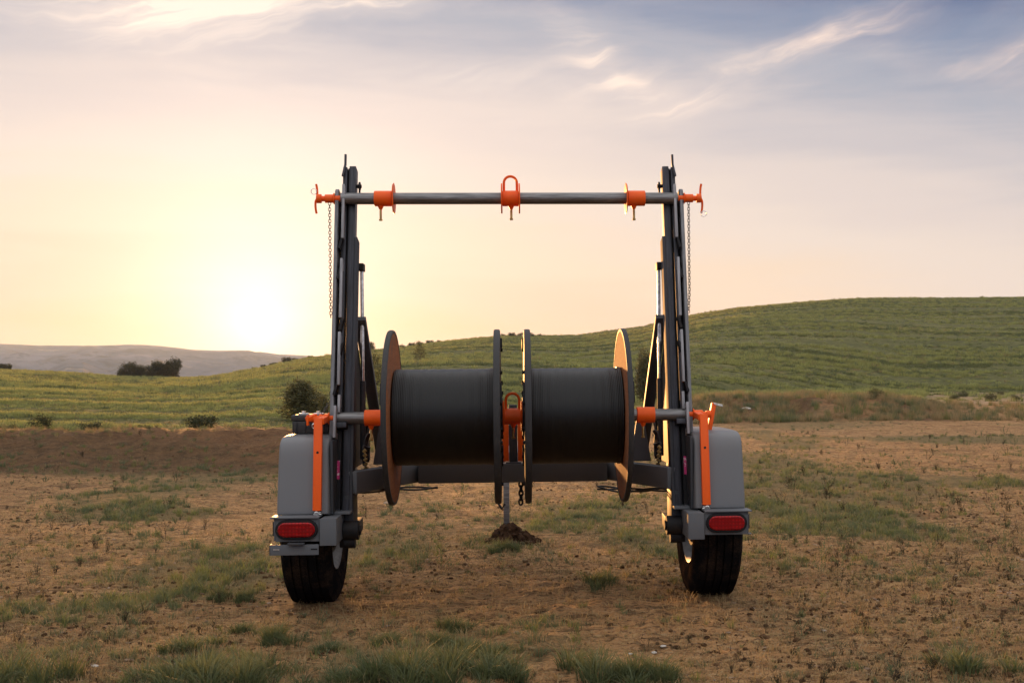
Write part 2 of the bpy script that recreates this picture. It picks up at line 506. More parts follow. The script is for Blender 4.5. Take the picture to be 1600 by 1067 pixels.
def mk_soil():
    m, t = new_mat('dry_dirt_and_grass_litter')
    o = t.n('ShaderNodeTexCoord').outputs['Object']
    big = t.noise(o, 0.35, 5, 0.6)
    mid = t.noise(o, 2.3, 6, 0.65)
    fine = t.noise(o, 19.0, 6, 0.7)
    grit = t.noise(o, 110.0, 4, 0.7)
    straw = t.noise(t.vmath('MULTIPLY', o, (14, 60, 20)), 1.0, 4, 0.7, 1.0)
    col = t.mix(t.step(mid, 0.3, 0.7), (0.420, 0.205, 0.082, 1), (0.620, 0.345, 0.148, 1))
    col = t.mix(t.step(big, 0.40, 0.65), col, (0.540, 0.290, 0.122, 1))
    blot = t.noise(o, 1.1, 7, 0.72)
    col = t.mix(t.math('MULTIPLY', t.step(blot, 0.52, 0.64), 0.65), col, (0.150, 0.072, 0.034, 1))
    dark_specks = t.noise(o, 34.0, 5, 0.75)
    col = t.mix(t.math('MULTIPLY', t.step(dark_specks, 0.55, 0.63), 0.8), col, (0.070, 0.037, 0.019, 1))  # dark specks paint the small shadows of clods and plants
    col = t.mix(t.math('MULTIPLY', t.step(fine, 0.50, 0.66), 0.85), col, (0.115, 0.062, 0.032, 1))
    col = t.mix(t.math('MULTIPLY', t.step(straw, 0.57, 0.66), 0.7), col, (0.56, 0.40, 0.22, 1))
    col = t.mix(t.math('MULTIPLY', t.step(grit, 0.56, 0.66), 0.8), col, (0.52, 0.37, 0.22, 1))
    col = t.mix(t.math('MULTIPLY', t.step(grit, 0.42, 0.30), 0.6), col, (0.085, 0.050, 0.030, 1))
    st1 = t.noise(t.vmath('MULTIPLY', o, (4, 13, 5)), 1.0, 8, 0.74, 0.6)
    col = t.mix(t.math('MULTIPLY', t.step(st1, 0.50, 0.60), 0.70), col, (0.095, 0.051, 0.021, 1))  # dark streaks paint the shaded gaps between clods and litter
    st2 = t.noise(t.vmath('MULTIPLY', o, (10, 34, 12)), 1.0, 6, 0.72, 0.8)
    col = t.mix(t.math('MULTIPLY', t.step(st2, 0.56, 0.64), 0.70), col, (0.560, 0.375, 0.165, 1))
    col = t.mix(t.math('MULTIPLY', t.step(st2, 0.44, 0.37), 0.70), col, (0.060, 0.033, 0.015, 1))  # more gap shade painted into the streaks
    at = t.n('ShaderNodeAttribute', attribute_name='grass')
    gk = t.step(t.math('ADD', at.outputs['Fac'], t.math('MULTIPLY', t.math('SUBTRACT', fine, 0.5), 1.3)), 0.35, 0.95)
    gcol = t.mix(mid, (0.125, 0.110, 0.042, 1), (0.22, 0.165, 0.075, 1))
    col = t.mix(t.math('MULTIPLY', gk, 0.75), col, gcol)
    bk = t.n('ShaderNodeAttribute', attribute_name='bank').outputs['Fac']
    col = t.mix(t.math('MULTIPLY', bk, 0.8), col, t.mix(t.step(t.math('ADD', t.math('MULTIPLY', fine, .4), t.math('MULTIPLY', t.noise(o, 5.0, 6, 0.75), .6)), .38, .62), (0.040, 0.020, 0.010, 1), (0.185, 0.090, 0.040, 1)))
    fld = t.n('ShaderNodeAttribute', attribute_name='field').outputs['Fac']
    fn = t.noise(t.vmath('MULTIPLY', o, (0.05, 0.16, 0.1)), 1.0, 6, 0.65)
    fine2 = t.noise(t.vmath('MULTIPLY', o, (0.6, 1.5, 1)), 2.0, 7, 0.8)
    fcol = t.mix(t.step(fn, 0.35, 0.65), (0.105, 0.105, 0.034, 1), (0.180, 0.160, 0.056, 1))  # field ground coloured dark to paint shaded gaps between the tufts
    fcol = t.mix(t.math('MULTIPLY', t.step(fine2, 0.42, 0.62), 0.8), fcol, (0.050, 0.054, 0.020, 1))
    dry = t.n('ShaderNodeAttribute', attribute_name='dry').outputs['Fac']
    fcol = t.mix(dry, fcol, t.mix(fine2, (0.30, 0.19, 0.10, 1), (0.46, 0.31, 0.18, 1)))
    col = t.mix(fld, col, fcol)
    h = t.math('ADD', t.math('MULTIPLY', t.math('SUBTRACT', st2, st1), 0.7), t.math('MULTIPLY', grit, 0.4))
    finish(t, col, 0.95, 0, h, 1.0, 0.05, 0.15)
    return m
M['soil'] = mk_soil()

def mk_clod():
    m, t = new_mat('dark_turned_soil')
    o = t.n('ShaderNodeTexCoord').outputs['Object']
    n = t.noise(o, 40.0, 6, 0.7)
    col = t.mix(n, (0.018, 0.010, 0.006, 1), (0.090, 0.044, 0.021, 1))
    finish(t, col, 0.95, 0, n, 0.9, 0.02, 0.15)
    return m
M['clod'] = mk_clod()

def mk_earthclod():
    m, t = new_mat('brown_earth_clod')
    o = t.n('ShaderNodeTexCoord').outputs['Object']
    oi = t.n('ShaderNodeObjectInfo').outputs['Random']
    n = t.noise(o, 3.0, 5, 0.7)
    col = t.mix(oi, (0.110, 0.055, 0.027, 1), (0.36, 0.20, 0.10, 1))
    col = t.mix(t.math('MULTIPLY', n, 0.6), col, (0.07, 0.036, 0.018, 1))
    finish(t, col, 0.95, 0, n, 0.8, 0.2, 0.1)
    return m
M['earthclod'] = mk_earthclod()

def mk_mountain():
    m, t = new_mat('distant_scrub_slope')
    o = t.n('ShaderNodeTexCoord').outputs['Object']
    n = t.noise(o, 0.006, 8, 0.7)
    n2 = t.noise(o, 0.03, 6, 0.75)
    col = t.mix(t.step(n, 0.35, 0.65), (0.150, 0.152, 0.165, 1), (0.066, 0.078, 0.080, 1))
    col = t.mix(t.math('MULTIPLY', t.step(n, 0.60, 0.68), 0.7), col, (0.36, 0.30, 0.25, 1))
    col = t.mix(t.math('MULTIPLY', t.step(n2, 0.50, 0.62), 0.8), col, (0.045, 0.050, 0.035, 1))
    finish(t, col, 0.95, 0, None, spec=0.1)
    return m
M['mountain'] = mk_mountain()

def mk_stone():
    m, t = new_mat('pale_stone')
    o = t.n('ShaderNodeTexCoord').outputs['Object']
    oi = t.n('ShaderNodeObjectInfo').outputs['Random']
    n = t.noise(o, 40.0, 5, 0.7)
    a = t.mix(oi, (0.22, 0.13, 0.075, 1), (0.42, 0.30, 0.20, 1))
    col = t.mix(t.math('MULTIPLY', n, 0.6), a, (0.14, 0.10, 0.075, 1))
    finish(t, col, 0.85, 0, n, 0.5, 0.01, 0.3)
    return m
M['stone'] = mk_stone()

M['whitestone'] = painted('chalky_white_stone', (0.44, 0.40, 0.35), 0.85, 0.35, 60, 0, 0.4)

def mk_leaf(name, c1, c2, c3, trans=0.35):
    m, t = new_mat(name)
    oi = t.n('ShaderNodeObjectInfo').outputs['Random']
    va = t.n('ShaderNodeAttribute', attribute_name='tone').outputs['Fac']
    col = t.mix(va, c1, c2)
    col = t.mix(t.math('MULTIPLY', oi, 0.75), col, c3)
    d = t.n('ShaderNodeBsdfPrincipled')
    t.put(d.inputs['Base Color'], col); d.inputs['Roughness'].default_value = 0.6
    d.inputs['Specular IOR Level'].default_value = 0.25
    tr = t.n('ShaderNodeBsdfTranslucent'); t.put(tr.inputs[0], t.mix(0.4, col, t.mix(0.5, col, (0.30, 0.30, 0.05, 1))))
    mx = t.n('ShaderNodeMixShader'); mx.inputs[0].default_value = trans
    t.link(d.outputs[0], mx.inputs[1]); t.link(tr.outputs[0], mx.inputs[2])
    o = t.n('ShaderNodeOutputMaterial'); t.link(mx.outputs[0], o.inputs[0])
    return m
M['grass'] = mk_leaf('green_grass_blade', (0.085, 0.115, 0.032, 1), (0.260, 0.290, 0.085, 1), (0.210, 0.190, 0.080, 1))
M['sage'] = mk_leaf('grey_green_grass_blade', (0.065, 0.085, 0.042, 1), (0.210, 0.235, 0.125, 1), (0.130, 0.150, 0.078, 1))
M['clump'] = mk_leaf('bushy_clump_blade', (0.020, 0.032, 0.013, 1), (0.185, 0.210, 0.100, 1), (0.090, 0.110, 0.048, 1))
M['field_dark'] = mk_leaf('shaded_field_blade', (0.080, 0.098, 0.034, 1), (0.230, 0.245, 0.090, 1), (0.125, 0.130, 0.048, 1))  # shaded copy of the field blade: row shadow put into the colour
M['field'] = mk_leaf('field_grass_blade', (0.200, 0.215, 0.060, 1), (0.540, 0.520, 0.170, 1), (0.280, 0.265, 0.095, 1))
M['straw'] = mk_leaf('dry_grass_blade', (0.24, 0.16, 0.075, 1), (0.52, 0.37, 0.19, 1), (0.30, 0.21, 0.10, 1), 0.3)
M['twig'] = mk_leaf('dark_dead_stem', (0.022, 0.015, 0.010, 1), (0.075, 0.050, 0.028, 1), (0.055, 0.048, 0.022, 1), 0.05)
M['juniper'] = mk_leaf('juniper_sprays', (0.050, 0.053, 0.022, 1), (0.135, 0.125, 0.052, 1), (0.090, 0.085, 0.036, 1), 0.25)
M['shrub'] = mk_leaf('shrub_leaves', (0.050, 0.058, 0.024, 1), (0.125, 0.120, 0.050, 1), (0.085, 0.075, 0.034, 1), 0.3)
M['darktree'] = mk_leaf('dark_tree_leaves', (0.016, 0.022, 0.010, 1), (0.042, 0.050, 0.020, 1), (0.028, 0.034, 0.016, 1), 0.2)
M['bark'] = painted('grey_brown_bark', (0.09, 0.065, 0.045), 0.9, 0.2, 120, 0, 0.5)

# ------------------------------------------------------------------ terrain
CREST_U = np.array([-900, -200, 0, 100, 187, 283, 330, 400, 470, 520, 560, 620, 690, 780, 850, 900, 960, 1000, 1085, 1150, 1245, 1330, 1400, 1600, 1900, 2600], float)
CREST_V = np.array([566, 572, 578, 582, 589, 591, 589, 577, 562, 555, 548, 544, 534, 525, 524, 524, 516, 511, 493, 483, 475, 468, 467, 465, 468, 480], float)
CREST_Y = np.array([150, 150, 150, 150, 150, 150, 150, 158, 170, 178, 185, 195, 205, 215, 220, 220, 220, 220, 220, 220, 220, 220, 220, 220, 220, 220], float)

def terrain(t, Y):
    """ground height along the ray of slope t = x / y, at depth Y (arrays)"""
    t = np.asarray(t, float); Y = np.asarray(Y, float)
    u = CX + F * t
    x = t * Y
    cv = np.interp(u, CREST_U, CREST_V)
    cy = np.interp(u, CREST_U, CREST_Y)
    cz = CAM_H + (HY - cv) * cy / F
    # yard
    z = 0.0096 * np.clip(x + 0.26, -2.2, 2.2)
    near = 1 - sstep(14, 26, Y)
    rough = (fbm(x * 0.8, Y * 0.8, 5, 3) - 0.5) * 0.05 + (fbm(x * 5, Y * 5, 9, 3) - 0.5) * 0.028 + (fbm(x * 16, Y * 16, 13, 3) - 0.5) * 0.022 + (fbm(x * 45, Y * 45, 15, 2) - 0.5) * 0.012
    pad = sstep(0.0, 0.5, np.minimum(np.hypot(x + 1.24, Y - 5.38), np.hypot(x - 0.66, Y - 5.45)) - 0.12)
    z = z * near + rough * (0.25 + 0.75 * pad) * (1 - sstep(20, 60, Y))
    # left bank of dug soil, right berm with rough grass
    wl = 1 - sstep(430, 640, u)
    bl = wl * (0.33 + 0.05 * (fbm(u * 0.02, Y * 0.1, 3, 3) - 0.5) + 0.22 * (fbm(x * 2.2, Y * 2.2, 4, 4) - 0.5)) * sstep(13.0, 16.2, Y + 1.4 * (fbm(u * 0.012, Y * 0 + 3, 21, 3) - 0.5)) * (1 - sstep(16.5, 21, Y))
    wr = sstep(980, 1085, u) * (1 - 0.85 * sstep(1340, 1510, u))
    br = wr * (0.40 + 0.20 * (fbm(u * 0.015, Y * 0.08, 33, 3) - 0.5) + 0.30 * (fbm(x * 1.3, Y * 1.3, 34, 4) - 0.5)) * sstep(26.2, 29.2, Y + 1.6 * (fbm(u * 0.02, Y * 0 + 7, 27, 3) - 0.5)) * (1 - 0.6 * sstep(30, 40, Y))
    # mid ground and hill
    y0 = np.interp(u, [-900, 400, 650, 1000, 1400, 2600], [21, 21, 36, 60, 85, 90])
    z0 = np.interp(u, [-900, 400, 650, 1000, 1400, 2600], [0.05, 0.05, 0.02, 0.15, 0.35, 0.35])
    base = z0 * sstep(14, 40, Y) * (Y < y0) + z0 * (Y >= y0)
    q = np.clip((Y - y0) / (cy - y0), 0, 1)
    lin_ = q
    conv = np.sin(q * np.pi / 2)
    rightness = sstep(900, 1200, u)
    shape = lin_ * (1 - 0.35 * rightness) + conv * 0.35 * rightness
    hill = (cz - z0) * shape
    und = (fbm(x * 0.06, Y * 0.06, 41, 4) - 0.5) * 1.1 * sstep(28, 70, Y) * (1 - q) * sstep(0, 0.15, q)
    bumps = (fbm(x * 0.35, Y * 0.8, 47, 4) - 0.5) * 0.30 * sstep(22, 60, Y) * (1 - 0.7 * sstep(0.85, 1.0, q))
    z = z + bl + br + base + hill + und + bumps
    # beyond the crest: a short flat, then falls away
    over = np.clip(Y - cy, 0, None)
    flat = np.interp(u, [-900, 330, 420, 2600], [180, 180, 10, 10])
    z = z - np.clip(over - flat, 0, None) * 0.10
    return z

def ground_z(x, Y):
    return float(terrain(np.array([x / Y]), np.array([Y]))[0])

def at(u, v):
    """point of the flat yard seen at photo pixel (u, v)"""
    Y = CAM_H * F / (v - HY)
    x = (u - CX) / F * Y
    return x, Y

def ontop(u, Y):
    x = (u - CX) / F * Y
    return Vector((x, Y, ground_z(x, Y)))

def grass_mask(x, Y):
    """how grassy the yard is (0..1)"""
    u = CX + F * x / Y
    v = HY + CAM_H * F / Y
    m = sstep(0.50, 0.72, fbm(x * 0.55 + 3, Y * 0.45, 71, 4)) * 0.75
    def blob(cu, cv, su, sv, a):
        return a * np.exp(-(((u - cu) / su) ** 2 + ((v - cv) / sv) ** 2))
    m = m + blob(1240, 775, 180, 40, 1.5) + blob(1190, 720, 110, 20, 0.7) + blob(1450, 770, 120, 40, 0.5)
    m = m + blob(900, 800, 120, 26, 1.0) + blob(640, 800, 90, 40, 0.45) + blob(190, 728, 180, 13, 1.8) + blob(230, 830, 120, 40, 0.45)
    m = m + blob(780, 850, 120, 18, 0.55) + blob(930, 905, 90, 16, 0.6) + blob(360, 915, 80, 26, 0.65) + blob(300, 1030, 110, 30, 0.5)
    m = m + blob(660, 1035, 110, 26, 0.5) + blob(960, 1055, 90, 14, 0.4) + blob(20, 1040, 50, 30, 0.5) + blob(1530, 1045, 80, 30, 0.6)
    m = m + blob(1000, 850, 90, 25, 0.5) + blob(600, 860, 80, 20, 0.5) + blob(1480, 695, 90, 12, 0.5) + blob(1270, 672, 200, 9, 0.8)
    bare = np.exp(-(((u - 850) / 420) ** 2 + ((v - 945) / 40) ** 2)) + np.exp(-(((u - 1260) / 170) ** 2 + ((v - 965) / 26) ** 2))
    return np.clip(m - 0.75 * bare, 0, 1)

def build_ground():
    us = np.concatenate([np.linspace(-2600, -240, 60), np.arange(-230, 1832, 2.6), np.linspace(1845, 4400, 60)])
    vs = np.arange(1230, 666, -1.7)
    Ynear = CAM_H * F / (vs - HY)
    Yfar = np.concatenate([np.geomspace(27.2, 240, 190), np.geomspace(245, 520, 30)])
    Ys = np.concatenate([[0.4, 0.9, 1.5, 2.0, 2.4], Ynear[Ynear < 27.0], Yfar])
    Ys = np.unique(Ys)
    T, YY = np.meshgrid((us - CX) / F, Ys)
    Z = terrain(T, YY)
    X = T * YY
    nr, nc = T.shape
    co = np.stack([X, YY, Z], -1).reshape(-1, 3)
    i = np.arange(nr * nc).reshape(nr, nc)
    quads = np.stack([i[:-1, :-1], i[:-1, 1:], i[1:, 1:], i[1:, :-1]], -1).reshape(-1, 4)
    # the yard goes on beside and behind the camera
    nb = len(co)
    ex = np.array([[co[i[0, 0]][0], co[i[0, 0]][1], 0], [co[i[0, -1]][0], co[i[0, -1]][1], 0], [-1200, -600, 0], [1200, -600, 0], [-1200, 520, 0], [1200, 520, 0]])
    co = np.concatenate([co, ex])
    extra = [(nb + 2, nb + 3, i[0, -1], i[0, 0]), (nb + 2, i[0, 0], i[-1, 0], nb + 4), (nb + 3, nb + 5, i[-1, -1], i[0, -1])]
    quads = np.concatenate([quads, np.array(extra)])
    me = bpy.data.meshes.new('ground')
    me.vertices.add(len(co)); me.vertices.foreach_set('co', co.ravel())
    me.loops.add(len(quads) * 4); me.loops.foreach_set('vertex_index', quads.ravel().astype(np.int32))
    me.polygons.add(len(quads))
    me.polygons.foreach_set('loop_start', np.arange(0, len(quads) * 4, 4, dtype=np.int32))
    me.polygons.foreach_set('use_smooth', np.ones(len(quads), bool))
    me.update(calc_edges=True)
    x, y = co[:, 0], np.maximum(co[:, 1], 0.4)
    u = CX + F * x / y
    def attr(name, val):
        a = me.attributes.new(name, 'FLOAT', 'POINT')
        a.data.foreach_set('value', np.ascontiguousarray(val, dtype=np.float32))
    attr('grass', grass_mask(x, y) * (y < 40))
    wl = 1 - sstep(430, 640, u)
    wr = sstep(980, 1085, u) * (1 - sstep(1440, 1560, u))
    bank = wl * sstep(12.2, 13.6, y) * (1 - sstep(16, 18.5, y)) + wr * sstep(25, 26.5, y) * (1 - sstep(29.5, 31, y)) * (0.55 + 0.45 * sstep(0.42, 0.60, fbm(u * 0.012, y * 0.2, 77, 3)))
    attr('bank', np.clip(bank, 0, 1))
    y0 = np.interp(u, [-900, 400, 650, 1000, 1400, 2600], [18, 18, 24, 30, 33, 33])
    attr('field', sstep(0.0, 5.0, y - y0 + 4 * (fbm(x * 0.3, y * 0.3, 91, 3) - 0.5)))
    attr('dry', sstep(1400, 1490, u) * sstep(30, 38, y) * (1 - sstep(74, 84, y)) * (0.55 + 0.45 * sstep(0.35, 0.6, fbm(x * 0.3, y * 0.12, 57, 3))))
    me.materials.append(M['soil'])
    return tag(link_mesh('ground', me), kind='structure')
build_ground()

def build_mountains(name, us, crest, yc, y0, z0, amp, seed, far_drop=0.25):
    U = np.linspace(us[0], us[-1], 420)
    cv = np.interp(U, us, crest)
    q = np.concatenate([np.linspace(0, 1, 70), np.linspace(1.02, 1.5, 10)])
    T, Q = np.meshgrid((U - CX) / F, q)
    Y = y0 + (yc - y0) * Q
    CZ = CAM_H + (HY - np.tile(cv, (len(q), 1))) * yc / F
    s = np.where(Q <= 1, np.clip(Q, 0, 1) ** 1.3, 1 - (Q - 1) * 1.2)
    X = T * Y
    k = 3.0 / yc * 2.2
    ridge = 1 - np.abs(2 * fbm(X * k * 1.6, Y * k * 1.1, seed, 5) - 1)
    Z = z0 + (CZ - z0) * s + (ridge - 0.75) * amp * 4 * np.clip(Q, 0, 1) * np.clip(1.02 - Q, 0, 1)
    nr, nc = T.shape
    co = np.stack([X, Y, Z], -1).reshape(-1, 3)
    i = np.arange(nr * nc).reshape(nr, nc)
    quads = np.stack([i[:-1, :-1], i[:-1, 1:], i[1:, 1:], i[1:, :-1]], -1).reshape(-1, 4)
    me = bpy.data.meshes.new(name)
    me.from_pydata(co.tolist(), [], quads.tolist())
    me.polygons.foreach_set('use_smooth', [True] * len(quads))
    me.materials.append(M['mountain'])
    return tag(link_mesh(name, me), kind='structure')

build_mountains('mountains', [-1500, -600, -200, 0, 60, 130, 200, 240, 300, 340, 380, 440, 480, 520, 600, 800, 1200, 2400],
                [545, 535, 536, 538, 540.5, 541, 538.5, 540.5, 546.5, 548, 547.5, 555, 556, 557, 561, 566, 570, 560], 2600, 520, -22, 75, 103)
build_mountains('foothill', [-300, 0, 60, 80, 105, 130, 150, 175, 230, 330, 420, 600], [592, 590, 585, 575, 565, 566, 574, 583, 588, 589, 592, 600], 1150, 560, -24, 10, 111)

# air: distant things fade
def build_haze():
    mb = MB()
    mb.box(-3500, 3500, -700, 4200, -140, 112, 0)
    m = bpy.data.materials.new('thin_evening_air'); m.use_nodes = True
    t = NT(m.node_tree)
    v = t.n('ShaderNodeVolumePrincipled')
    v.inputs['Color'].default_value = (0.60, 0.76, 1.0, 1)
    v.inputs['Density'].default_value = 0.00016
    v.inputs['Anisotropy'].default_value = 0.35
    o = t.n('ShaderNodeOutputMaterial'); t.link(v.outputs[0], o.inputs['Volume'])
    return tag(mb.build('haze', m), kind='stuff')
build_haze()

# ------------------------------------------------------------------ foliage builders
def tri_mesh(name, verts, faces, mat, tone=None, smooth=False):
    me = bpy.data.meshes.new(name)
    me.from_pydata(verts, [], faces)
    if tone is not None:
        a = me.attributes.new('tone', 'FLOAT', 'POINT')
        a.data.foreach_set('value', np.asarray(tone, dtype=np.float32))
    if smooth:
        me.polygons.foreach_set('use_smooth', [True] * len(me.polygons))
    me.materials.append(mat)
    return me

def blades_mesh(name, n, spread, h, w, mat, seed, lean=0.5, segs=3, hvar=0.5):
    """a clump of bent tapering blades"""
    rg = random.Random(seed)
    V, Fc, T = [], [], []
    for _ in range(n):
        a = rg.uniform(0, 2 * math.pi)
        r = spread * math.sqrt(rg.random()) * (0.35 + 0.65 * rg.random())
        bx, by = r * math.cos(a), r * math.sin(a)
        hh = h * (1 - hvar + hvar * rg.random()) * (1.0 - 0.35 * (r / max(spread, 1e-6)))
        la = a + rg.uniform(-0.9, 0.9)
        ln = hh * lean * rg.uniform(0.2, 1.0)
        wa = rg.uniform(0, math.pi)
        ww = w * rg.uniform(0.6, 1.2)
        tone = rg.random()
        b0 = len(V)
        for k in range(segs + 1):
            f = k / segs
            cx = bx + math.cos(la) * ln * f * f
            cy = by + math.sin(la) * ln * f * f
            cz = hh * f * (1 - 0.22 * f * ln / max(hh, 1e-6))
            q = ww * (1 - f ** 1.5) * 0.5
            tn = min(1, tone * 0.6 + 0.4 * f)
            if k < segs:
                V += [(cx - math.cos(wa) * q, cy - math.sin(wa) * q, cz - (0.01 if k == 0 else 0)), (cx + math.cos(wa) * q, cy + math.sin(wa) * q, cz - (0.01 if k == 0 else 0))]
                T += [tn, tn]
            else:
                V.append((cx, cy, cz)); T.append(tn)
        for k in range(segs - 1):
            i = b0 + 2 * k
            Fc.append((i, i + 1, i + 3, i + 2))
        i = b0 + 2 * (segs - 1)
        Fc.append((i, i + 1, i + 2))
    return tri_mesh(name, V, Fc, mat, T)

def weed_mesh(name, h, mat, seed, stems=4, leaf=0.02):
    """thin branching stems with small leaves"""
    rg = random.Random(seed)
    V, Fc, T = [], [], []
    def strip(p, q, w0, w1):
        b = len(V)
        for ax in ((1, 0, 0), (0, 1, 0)):
            b = len(V)
            A = Vector(ax)
            V.extend([tuple(p - A * w0), tuple(p + A * w0), tuple(q + A * w1), tuple(q - A * w1)])
            T.extend([0.3, 0.3, 0.8, 0.8])
            Fc.append((b, b + 1, b + 2, b + 3))
    def leafq(p, d, L):
        n = Vector((rg.uniform(-1, 1), rg.uniform(-1, 1), rg.uniform(-.3, 1))).normalized()
        s = d.cross(n).normalized() * L * 0.28
        b = len(V)
        V.extend([tuple(p), tuple(p + d * L * 0.5 + s), tuple(p + d * L), tuple(p + d * L * 0.5 - s)])
        tn = rg.random()
        T.extend([tn] * 4)
        Fc.append((b, b + 1, b + 2, b + 3))
    def grow(p, d, L, w, depth):
        n = 4
        for k in range(n):
            d2 = (d + Vector((rg.uniform(-.25, .25), rg.uniform(-.25, .25), rg.uniform(-.05, .2)))).normalized()
            q = p + d2 * (L / n)
            strip(p, q, w, w * 0.75)
            w *= 0.78
            if leaf > 0:
                for _ in range(2):
                    leafq(q, (d2 + Vector((rg.uniform(-1, 1), rg.uniform(-1, 1), rg.uniform(-.2, .8)))).normalized(), leaf * rg.uniform(0.6, 1.3))
            if depth > 0 and rg.random() < 0.75:
                sd = (d2 + Vector((rg.uniform(-1, 1), rg.uniform(-1, 1), rg.uniform(0, .7)))).normalized()
                grow(q, sd, L * 0.5, w * 0.7, depth - 1)
            p, d = q, d2
    for _ in range(stems):
        a = rg.uniform(0, 6.28)
        d = Vector((math.cos(a) * rg.uniform(.1, .7), math.sin(a) * rg.uniform(.1, .7), 1)).normalized()
        grow(Vector((math.cos(a) * .01, math.sin(a) * .01, -0.01)), d, h * rg.uniform(0.6, 1.0), 0.0022, 1)
    return tri_mesh(name, V, Fc, mat, T)

def crown_mesh(name, lobes, n, size, mat, seed, inner=0.35):
    """leaf sprays spread through a set of lobes (cx, cy, cz, rx, ry, rz)"""
    rg = np.random.default_rng(seed)
    V, Fc, T = [], [], []
    w = np.array([l[3] * l[4] * l[5] for l in lobes]) ** 0.7
    w = w / w.sum()
    per = np.maximum(1, (w * n).astype(int))
    for li, l in enumerate(lobes):
        c = np.array(l[:3]); r = np.array(l[3:])
        lt = rg.uniform(-0.15, 0.15)
        m = 0
        while m < per[li]:
            d = rg.normal(size=3); d /= np.linalg.norm(d)
            rr = inner + (1 - inner) * rg.random() ** 0.5
            rr *= 0.72 + 0.56 * float(vnoise(np.array([d[0] * 2.3 + li * 7 + 50]), np.array([d[2] * 2.6 + d[1] * 1.7 + 50]), seed)[0])
            p = c + d * r * rr
            if p[2] < 0.0: p[2] = abs(p[2]) * 0.3
            for _ in range(5):
                o = p + rg.normal(size=3) * size * 0.9
                a = rg.normal(size=3); a /= np.linalg.norm(a)
                a[2] = abs(a[2]) * 0.8
                b = np.cross(a, rg.normal(size=3)); b /= np.linalg.norm(b) + 1e-9
                L = size * rg.uniform(0.6, 1.4)
                k = len(V)
                V += [tuple(o - b * L * .3), tuple(o + a * L * .6 - b * L * .05), tuple(o + b * L * .3), tuple(o - a * L * .5)]
                tn = float(np.clip(0.5 + lt + rg.normal() * 0.22, 0, 1))
                T += [tn] * 4
                Fc.append((k, k + 1, k + 2, k + 3))
                m += 1
    return tri_mesh(name, V, Fc, mat, T)

def trunk_mesh(name, h, r, seed, limbs=5, reach=0.5):
    rg = random.Random(seed)
    mb = MB()
    def limb(p, d, L, r0):
        pts = [Vector(p)]
        for k in range(4):
            d = (d + Vector((rg.uniform(-.2, .2), rg.uniform(-.2, .2), rg.uniform(-.05, .15)))).normalized()
            pts.append(pts[-1] + d * L / 4)
        for k in range(4):
            mb.cyl(pts[k], pts[k + 1], r0 * (1 - k * .2), 7, r0 * (1 - (k + 1) * .2), 0)
        return pts
    main = limb((0, 0, -0.05 * h), Vector((0, 0, 1)), h, r)
    for i in range(limbs):
        a = i * 2.4 + rg.uniform(-.4, .4)
        b = main[1 + i % 3]
        limb(b, Vector((math.cos(a), math.sin(a), 0.9)).normalized(), h * reach * rg.uniform(.7, 1), r * 0.5)
    me = bpy.data.meshes.new(name)
    mb.bm.to_mesh(me); mb.bm.free()
    me.materials.append(M['bark'])
    return me

def juniper_lobes(seed, w=0.42, h=1.0, k=11):
    rg = random.Random(seed)
    L = [(0, 0, h * .48, w * .72, w * .72, h * .44)]
    for i in range(k):
        f = i / k
        a = i * 2.4
        rad = w * (0.62 - 0.5 * f) * rg.uniform(.8, 1.1)
        L.append((math.cos(a) * rad, math.sin(a) * rad, h * (0.16 + 0.72 * f), w * rg.uniform(.30, .48), w * rg.uniform(.30, .48), h * rg.uniform(.13, .22)))
    return L

def round_lobes(seed, w=0.5, h=0.8, k=9):
    rg = random.Random(seed)
    L = [(0, 0, h * .45, w * .78, w * .78, h * .44)]
    for i in range(k):
        a = i * 2.4
        rad = w * rg.uniform(.3, .75)
        L.append((math.cos(a) * rad, math.sin(a) * rad, h * rg.uniform(.10, .78), w * rg.uniform(.3, .5), w * rg.uniform(.3, .5), h * rg.uniform(.18, .3)))
    return L

def plant(name, crown_me, trunk_me, loc, scale, rz, label, cat, group=None, crown_name='crown', trunk_name='trunk'):
    o = empty(name, loc, (0, 0, rz))
    o.scale = scale if hasattr(scale, '__len__') else (scale,) * 3
    tag(o, label, cat, group)
    link_mesh(crown_name, crown_me, o)
    link_mesh(trunk_name, trunk_me, o)
    return o

CR = {
    'juniper': crown_mesh('crown', juniper_lobes(3), 9500, 0.036, M['juniper'], 3),
    'juniper_b': crown_mesh('crown', juniper_lobes(8, 0.34, 1.0, 13), 8000, 0.034, M['juniper'], 8),
    'round_a': crown_mesh('crown', round_lobes(5), 6000, 0.05, M['darktree'], 5),
    'round_b': crown_mesh('crown', round_lobes(6, 0.42, 0.95, 11), 6000, 0.05, M['darktree'], 6),
    'shrub_a': crown_mesh('crown', round_lobes(9, 0.55, 0.6, 10), 2200, 0.05, M['shrub'], 9, 0.1),
    'shrub_b': crown_mesh('crown', round_lobes(10, 0.48, 0.75, 8), 2200, 0.045, M['shrub'], 10, 0.1),
    'dark_a': crown_mesh('crown', round_lobes(19, 0.55, 0.6, 10), 2400, 0.05, M['darktree'], 19, 0.1),
    'dark_b': crown_mesh('crown', round_lobes(20, 0.48, 0.75, 8), 2400, 0.045, M['darktree'], 20, 0.1),
    'wispy': crown_mesh('crown', juniper_lobes(12, 0.40, 1.0, 15)[1:], 2400, 0.030, M['shrub'], 12, 0.0),
}
TK = {'a': trunk_mesh('trunk', 0.75, 0.035, 4), 'b': trunk_mesh('trunk', 0.5, 0.022, 7, 6, 0.6)}

